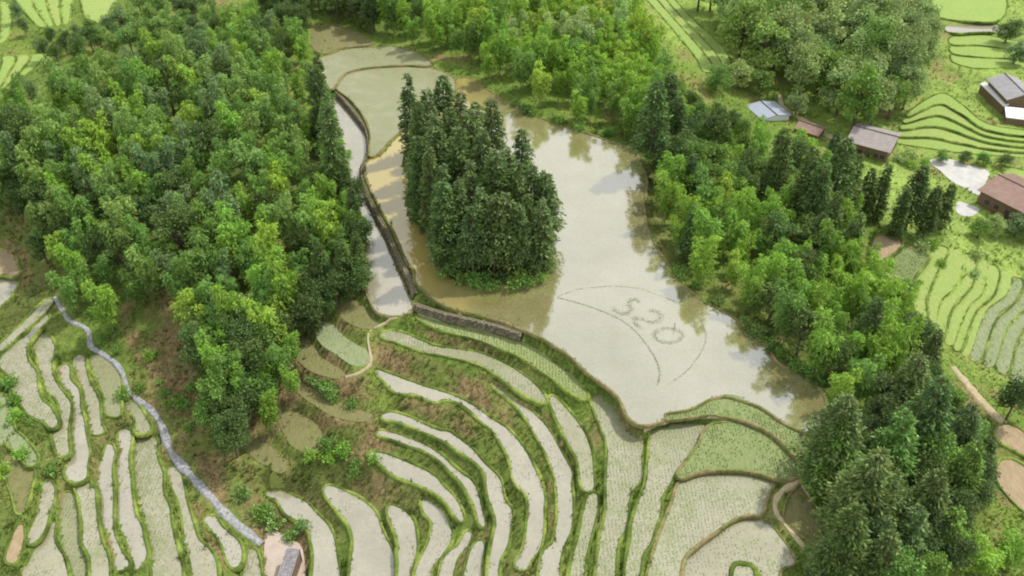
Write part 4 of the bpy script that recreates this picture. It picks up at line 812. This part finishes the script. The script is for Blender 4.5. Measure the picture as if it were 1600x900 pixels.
# --- right bank
RIGHT = [(1000,215),(1005,280),(1030,340),(1060,400),(1110,445),(1165,480),(1215,530),(1260,560),(1300,600),(1330,590),(1400,560),(1440,520),(1430,460),(1390,420),(1360,380),(1345,350),(1350,300),(1340,270),(1300,232),(1230,210),(1180,196),(1120,165),(1050,135)]
def right_kind(x, y, rg):
    if x > 1260 and y < 360: return pick(rg, (.45, 'fir', 'dark'), (.3, 'broad', 'dark'), (.25, 'bamboo', 'bright'))
    if y < 280: return pick(rg, (.35, 'broad', 'dark'), (.3, 'broad', 'mid'), (.25, 'bamboo', 'bright'), (.1, 'fir', 'dark'))
    return pick(rg, (.50, 'bamboo', 'bright'), (.16, 'bamboo', 'mid'), (.2, 'broad', 'dark'), (.07, 'fir', 'dark'), (.07, 'bamboo', 'yellow'))
fill(RIGHT, 3.9, right_kind, lambda x, y: 'in upper right bank wood' if y < 280 else ('low on right bank' if y > 470 else ('in mid right bank' if x < 1230 else 'on right bank valley side')), '', 15, 0.9)
FIRS = [(1365,262,13),(1390,255,14),(1415,300,12),(1448,258,16),(1470,290,13),(1490,285,12),(1310,205,13),(1330,240,13),(1050,112,17),(1060,150,14),(1085,240,13),(1085,320,12),(1290,330,13),(1410,455,9),(1470,515,10)]
for i, (x, y, h) in enumerate(FIRS):
    q = hit(x, y, h); 
    if owner_at(q[0], q[1]) >= 0: q = hit(x + 6, y - 6, h)
    lab = {0: 'slim dark fir left in the cluster before the white yard', 1: 'second slim dark fir before the white yard', 2: 'short dark fir between two taller ones before the white yard', 3: 'tallest dark fir before the white yard', 4: 'dark fir right of the tallest one before the white yard', 5: 'rightmost dark fir before the white yard',
      6: 'dark fir in front of the taupe roof, upper one', 7: 'dark fir in front of the taupe roof, lower one', 8: 'tall dark fir rising at the end of the far grove', 9: 'dark fir just below the tall one at the far grove', 10: 'dark fir by the upper bend of the right bank', 11: 'short dark fir by the middle bend of the right bank', 12: 'dark fir on the valley side of the right wood', 13: 'small dark fir beside the yellow green terraces', 14: 'dark fir at the foot of the yellow green terraces'}[i]
    placed.append((q[0], q[1])); plant('fir', q[0], q[1], q[2], h / 20, 'deep', lab, 'firs of the right side', sxy=1.15)
# --- big evergreens at the lower right
BIGT = [(1330,618,17,'broad dark evergreen at the corner of the large paddy'),(1290,655,14,'leaning dark evergreen nearest the grassy crescent'),(1368,700,17,'tall bluish evergreen beside the olive plot'),(1310,735,12,'low dark evergreen overhanging the dirt path'),(1440,552,14,'evergreen behind the largest one on the lower right'),(1472,590,17,'largest dark evergreen on the lower right'),
 (1420,640,15,'evergreen between the corner tree and the largest one'),(1400,735,14,'evergreen in front of the dense lower right cluster'),(1440,790,12,'rounded evergreen near the bottom edge'),(1475,735,14,'evergreen right of the dense lower right cluster'),(1530,690,13,'dark evergreen beside the brown ploughed plot'),(1520,630,12,'dark evergreen left of the lone tree'),(1345,790,15,'dark evergreen at the bottom edge beside the olive plot'),(1395,830,12,'evergreen low at the bottom edge'),(1500,790,11,'evergreen at the bottom edge beside bright shrubs'),(1550,680,8,'small dark evergreen at the right slope'),(1310,830,10,'low evergreen by the lower dirt path')]
rgB = random.Random(9)
for i, (x, y, h, lab) in enumerate(BIGT):
    q = hit(x, y, h); 
    for k in range(8):
        if owner_at(q[0], q[1]) < 0 and owner_at(q[0] - 1.5, q[1]) < 0: break
        q[0] += 1.2; q[2] = H(q[0], q[1])
    placed.append((q[0], q[1])); plant('bigfir', q[0], q[1], q[2], h / 18, rgB.choice(['moss', 'dark', 'mid', 'moss']), lab, 'big evergreens of the lower right', rgB, sxy=1.05)
fill([(1310,720),(1380,600),(1440,560),(1500,620),(1540,700),(1530,800),(1480,890),(1330,900),(1310,800)], 4.0, lambda x, y, rg: pick(rg, (.4, 'broad', 'dark'), (.35, 'broad', 'blue'), (.25, 'broad', 'mid')), 'among lower right evergreens', '', 16, 0.75)
for x, y, s, lab in [(1400,455,.55,'bright bamboo tuft above the smooth green terrace'),(1495,850,.55,'bright green bamboo tuft at the bottom right, left one'),(1545,865,.6,'bright green bamboo tuft at the bottom right, middle one'),(1590,855,.6,'bright green bamboo tuft at the bottom right corner'),(1520,760,.4,'small bright tuft beside the brown ploughed plot')]:
    q = hit(x, y, 8 * s); plant('bamboo', q[0], q[1], q[2], s, 'bright', lab, None, sxy=1.6)
# the lone tree
q = hit(1572, 655); plant('broad', q[0], q[1], q[2], .85, 'deep', 'lone dark tree standing apart at the right edge', None, sxy=.95)
# --- sunlit grove top right
TOPR = [(1060,-30),(1110,10),(1180,45),(1240,80),(1290,110),(1340,140),(1400,150),(1440,120),(1462,75),(1450,30),(1430,-30)]
fill(TOPR, 4.6, lambda x, y, rg: pick(rg, (.6, 'broad', 'pale'), (.2, 'broad', 'olive'), (.2, 'broad', 'mid')), lambda x, y: 'in top right grove' if x > 1280 else 'left in top right grove', '', 17, 1.5)
for x, y, s, c, lab in [(1122,112,.75,'mid','rounded tree above the blue roof, left one'),(1160,108,.8,'pale','rounded tree above the blue roof, middle one'),(1190,118,.75,'mid','rounded tree above the blue roof, right one'),(1248,155,.65,'pale','bushy tree inside the bend of the earth track'),
   (1580,40,.8,'dark','dark tree at the top right corner, upper one'),(1592,75,.7,'greyish','tree at the right edge above the grey roof'),(1595,345,.6,'greyish','grey green tree at the right edge below the brown roof'),(1560,345,.5,'pale','pale bushy tree below the brown roof'),(1535,350,.5,'mid','bush below the small white pad'),
   (1475,240,.35,'mid','bush above the white yard, left one'),(1540,243,.35,'mid','bush above the white yard, second from right'),(1575,246,.38,'dark','bush above the white yard, rightmost'),(1510,241,.35,'dark','bush above the white yard, second from left')]:
    q = hit(x, y, 7 * s); plant('broad', q[0], q[1], q[2] - .8 * s, s, c, lab, None, sxy=1.45)
# --- top left: hedgerows between far fields
fill([(-20,62),(50,52),(110,45),(150,50),(140,70),(80,80),(30,86),(-20,90)], 4.5, lambda x, y, rg: pick(rg, (.5, 'broad', 'greyish'), (.5, 'broad', 'dark')), 'in far left hedgerow', '', 18, .7)
fill([(18,0),(38,20),(42,45),(22,45)], 4.5, lambda x, y, rg: ('broad', 'greyish'), 'between far left terraces', '', 19, .6)
fill([(110,0),(130,30),(200,25),(215,-15),(330,-20),(330,25),(250,50),(160,65),(140,45)], 4.2, lambda x, y, rg: pick(rg, (.4, 'broad', 'olive'), (.3, 'broad', 'greyish'), (.3, 'bamboo', 'olive')), 'behind left grove', '', 20, .8)

# --- shrubs one by one along the stone path, banks and slopes
SH = [((150,480),(215,640),9,14,'along the upper side of the stone path',['mid','bright']), ((235,560),(320,690),11,16,'on the bare slope above the stone path',['mid','bright']), ((330,600),(470,560),16,14,'at the foot of the dark spur',['dark','mid']),
 ((490,600),(560,640),9,8,'among the weeds between fallow strips',['mid','olive']), ((500,700),(570,740),9,16,'in the green weeds above the terrace bowl',['bright','mid']), ((20,580),(60,800),12,20,'on the grassy slope at the lower left',['bright','mid']),
 ((1050,440),(1290,600),24,10,'on the verge below the right bank wood',['dark','mid']), ((1430,390),(1520,420),10,12,'on the sunny slope above the yellow terraces',['pale','bright']), ((1250,760),(1320,880),14,20,'beside the lower dirt path',['mid','bright']), ((700,140),(980,225),14,6,'on the far bank under the bamboo',['dark','mid']),
 ((1330,230),(1440,260),12,8,'on the sunny verge before the taupe roof',['bright','pale']), ((390,790),(470,850),8,12,'around the concrete yard',['mid','olive'])]
rgS = random.Random(21)
for (xa, ya), (xb, yb), n_, spr, place, cols in SH:
    for i in range(n_):
        for t_ in range(8):
            u = rgS.random(); x = xa + (xb - xa) * u + rgS.gauss(0, spr); y = ya + (yb - ya) * u + rgS.gauss(0, spr * .8); q = hit(x, y)
            if owner_at(q[0], q[1]) == -1 and not path_cells[int((q[1] - Y0) / RES), int((q[0] - X0) / RES)]:
                cc = rgS.choice(cols); plant('shrub', q[0], q[1], q[2], rgS.uniform(.7, 1.7), cc, f'{ADJ[cc]} low shrub {place}', f'{ADJ[cc]} shrubs {place}', rgS); break

# ------------------------------------------------------------------ grass and weeds: uncountable, one object each
def scatter(n, ylo, yhi, seed):
    rg = np.random.default_rng(seed); px = rg.uniform(-40, 1640, n); py = rg.uniform(ylo, yhi, n); q = hit(px, py)
    oa = owner_at(q[:, 0], q[:, 1]); ok = (oa == -1) | (np.array([f['mat'] in ('fallow', 'greygreen') for f in F] + [False, False])[oa] & (rg.random(n) < .6)); i = np.clip(((q[:, 0] - X0) / RES).round().astype(int), 0, NX - 1); j = np.clip(((q[:, 1] - Y0) / RES).round().astype(int), 0, NY - 1)
    ok &= ~path_cells[j, i]; return q[ok], rg
def tufts(name, label, n, ylo, yhi, size, blades, seed, green, thresh):
    q, rg = scatter(n, ylo, yhi, seed); dn = fbm(q[:, 0], q[:, 1], 4.0, 121 + seed); q = q[dn > thresh]; n = len(q); gc = ground_col(q[:, 0], q[:, 1])
    V = np.zeros((n, blades, 3, 3)); cl = np.zeros((n, blades, 3, 3)); s = size * rg.uniform(.6, 1.4, n)
    for b in range(blades):
        a = rg.random(n) * 6.28; r = s * rg.uniform(.1, .5, n); c, s_ = np.cos(a), np.sin(a); bx = q[:, 0] + c * r * .5; by = q[:, 1] + s_ * r * .5; w_ = s * .22
        V[:, b, 0] = np.stack([bx - s_ * w_, by + c * w_, q[:, 2] - .05], 1); V[:, b, 1] = np.stack([bx + s_ * w_, by - c * w_, q[:, 2] - .05], 1); V[:, b, 2] = np.stack([bx + c * r * 1.4, by + s_ * r * 1.4, q[:, 2] + s * rg.uniform(.5, 1.1, n)], 1)
        k = np.clip(.4 + rg.normal(0, .25, n), 0, 1)[:, None]; col = (gc * (1 - k) + np.array(green) * k) * rg.uniform(.75, 1.3, n)[:, None]; cl[:, b] = col[:, None, :]
    o = obj(name, mesh(name, V.reshape(-1, 3), np.arange(n * blades * 3).reshape(-1, 3), M['blade'], cl.reshape(-1, 3))); o.color = (1, 1, 1, 1); tag(o, label, kind='stuff'); return n
tufts('grass', 'short grass and weeds on the terrace banks', 60000, 440, 940, .30, 4, 1, (0.14, 0.185, 0.045), -.2)
tufts('weeds', 'taller leafy weeds on slopes and banks', 7000, 430, 940, .6, 7, 2, (0.10, 0.19, 0.035), .12)
tufts('verge_grass', 'grass and scrub on the far banks and valley slopes', 22000, 0, 450, .6, 4, 3, (0.17, 0.25, 0.05), -.2)
# labels that count look-alikes out in rows from the top and from the left
NUM = ['one', 'two', 'three', 'four', 'five', 'six', 'seven', 'eight', 'nine', 'ten']
ORDN = ORD + ['eleventh', 'twelfth', 'thirteenth', 'fourteenth', 'fifteenth', 'sixteenth']
rgT = np.random.default_rng(77); TV = []; TC = []
for ln, z, kd in bund_lines:
    q2 = np.vstack([ln, ln[:1]]); s2 = np.concatenate([[0], np.cumsum(np.hypot(*np.diff(q2, axis=0).T))]); near = ln[:, 1].mean() < 190; n2 = int(s2[-1] * (5 if near else 2) * (1 if kd == 'grass' else .6))
    u = rgT.random(n2) * s2[-1]; x = np.interp(u, s2, q2[:, 0]) + rgT.normal(0, .22, n2); y = np.interp(u, s2, q2[:, 1]) + rgT.normal(0, .22, n2); sz = rgT.uniform(.12, .32, n2)
    dens = vnoise(x, y, 3.0, 131) + .5; keep = rgT.random(n2) < .3 + dens; x, y, sz = x[keep], y[keep], sz[keep]; n2 = len(x)
    for b in range(3):
        a = rgT.random(n2) * 6.28; c, s_ = np.cos(a), np.sin(a); w2 = sz * .28
        TV.append(np.stack([np.stack([x - s_ * w2, y + c * w2, np.full(n2, z - .15)], 1), np.stack([x + s_ * w2, y - c * w2, np.full(n2, z - .15)], 1), np.stack([x + c * sz * .6, y + s_ * sz * .6, z + sz * rgT.uniform(.3, .9, n2)], 1)], 1).reshape(-1, 3))
        cc = np.array([0.135, 0.19, 0.045]) * rgT.uniform(.7, 1.4, (n2, 1)) * (1 + np.array([.25, 0, -.1]) * rgT.random((n2, 1))); TC.append(np.repeat(cc, 3, 0))
TV = np.concatenate(TV); bt = obj('bund_grass', mesh('bund_grass', TV, np.arange(len(TV)).reshape(-1, 3), M['blade'], np.concatenate(TC))); tag(bt, 'grass tufts growing on the paddy bunds', kind='stuff')
# rice seedlings in rows in the nearer paddies
SV = []; SC = []
for k, f in enumerate(F):
    o = f['out']
    if f['mat'] not in ('mud_pale', 'seed_a', 'seed_b', 'rice', 'rice_pale', 'seed_c') or o[:, 1].mean() > 175: continue
    lo, hi = o.min(0), o.max(0); rr, cc_ = (.5, .34) if f['mat'] != 'rice' else (.42, .26)
    xx, yy = np.meshgrid(np.arange(lo[0], hi[0], rr), np.arange(lo[1], hi[1], cc_)); xx = xx.ravel() + rgT.normal(0, .05, xx.size); yy = yy.ravel() + rgT.normal(0, .05, yy.size)
    kp = inside(offset(o, -.25), xx, yy) & (rgT.random(len(xx)) < np.clip(({'mud_pale': -.12, 'seed_a': .2, 'seed_b': .6, 'seed_c': .7, 'rice': .8}.get(f['mat'], 1.0)) + 1.3 * fbm(xx, yy, 7.0, 141), 0, 1)); xx, yy = xx[kp], yy[kp]; n2 = len(xx)
    tall = 1.5 if f['mat'].startswith('rice') else 1.0
    for b in range(2):
        a = rgT.random(n2) * 6.28; c, s_ = np.cos(a), np.sin(a); w2 = rgT.uniform(.05, .09, n2) * tall; hh = rgT.uniform(.1, .2, n2) * tall
        SV.append(np.stack([np.stack([xx - s_ * w2, yy + c * w2, np.full(n2, f['z'] - .01)], 1), np.stack([xx + s_ * w2, yy - c * w2, np.full(n2, f['z'] - .01)], 1), np.stack([xx + c * .1, yy + s_ * .1, f['z'] + hh], 1)], 1).reshape(-1, 3))
        SC.append(np.repeat(np.array([0.24, 0.31, 0.11] if tall > 1 else [0.215, 0.27, 0.11]) * rgT.uniform(.75, 1.3, (n2, 1)), 3, 0))
SV = np.concatenate(SV); print('SEEDLINGS', len(SV) // 6); tag(obj('rice_seedlings', mesh('rice_seedlings', SV, np.arange(len(SV)).reshape(-1, 3), M['blade'], np.concatenate(SC))), 'rows of young rice seedlings standing in the paddies', kind='stuff')
# the bamboo that shows smallest is one thicket: past three hundred plumes it cannot be told apart
bb = sorted([r for r, l in pool if r.name.startswith('bamboo')], key=lambda r: Vector(r.location).length - (0 if -20 < to_px(np.array(r.location) + np.array([0, 0, 9.0]))[0] < 1620 and to_px(np.array(r.location) + np.array([0, 0, 9.0]))[1] > 0 else -500))
extra = bb[285:]; print('BAMBOO', len(bb), 'joined', len(extra)); dead = set(extra); pool = [(r, l) for r, l in pool if r not in dead]
JV = {'crown': [], 'trunk': []}; JC = []; JF = []; nv = 0; cache = {}
for r in extra:
    cz, sz_ = math.cos(r.rotation_euler[2]), math.sin(r.rotation_euler[2])
    for c in list(r.children):
        me = c.data
        if me.name not in cache:
            v = np.zeros(len(me.vertices) * 3, np.float32); me.vertices.foreach_get('co', v); cl = None
            if 'Col' in me.color_attributes: cl = np.zeros(len(me.vertices) * 4, np.float32); me.color_attributes['Col'].data.foreach_get('color', cl); cl = cl.reshape(-1, 4)[:, :3]
            fi = np.zeros(len(me.loops), np.int32); me.loops.foreach_get('vertex_index', fi); cache[me.name] = (v.reshape(-1, 3), cl, fi.reshape(-1, 4))
        v, cl, fi = cache[me.name]; v = v * np.array(r.scale); v = np.stack([v[:, 0] * cz - v[:, 1] * sz_, v[:, 0] * sz_ + v[:, 1] * cz, v[:, 2]], 1) + np.array(r.location)
        if cl is not None: JV['crown'].append(v); JC.append(cl * np.array(c.color[:3]))
        else: JV['trunk'].append(v); JF.append(fi + nv); nv += len(v)
        bpy.data.objects.remove(c)
    bpy.data.objects.remove(r)
if extra:
    root = empty('bamboo_thicket', tuple(JV['trunk'][0][0])); off = np.array(root.location); tag(root, 'dense bamboo thicket making up the far parts of the groves', kind='stuff')
    v = np.concatenate(JV['crown']); o = obj('crown', mesh('thicket_crown', v - off, np.arange(len(v)).reshape(-1, 4), M['leaf'], np.concatenate(JC)), root); o.color = (1, 1, 1, 1); o['kind'] = 'stuff'
    o = obj('trunk', mesh('thicket_trunk', np.concatenate(JV['trunk']) - off, np.concatenate(JF), M['culm']), root); o['kind'] = 'stuff'
byl = {}
for r, l in pool: byl.setdefault(l, []).append(r)
for l, rs in byl.items():
    if len(rs) == 1: continue
    top = lambda r: to_px(np.array(r.location) + np.array([0, 0, HT['bamboo'] * r.scale[2] * .6 if r.name.startswith('bamboo') else 2.0]))
    rs.sort(key=lambda r: top(r)[1]); nr_ = max(1, min(10, math.ceil(len(rs) / (16 if 'shrub' in l else 8)))); per = math.ceil(len(rs) / nr_)
    for k in range(nr_):
        for j, r in enumerate(sorted(rs[k * per:(k + 1) * per], key=lambda r: top(r)[0])):
            r['label'] = l + (f', row {NUM[k]}' if nr_ > 1 else '') + f', {ORDN[j]} from left'
print('TREES', count, 'objects', len(bpy.data.objects))
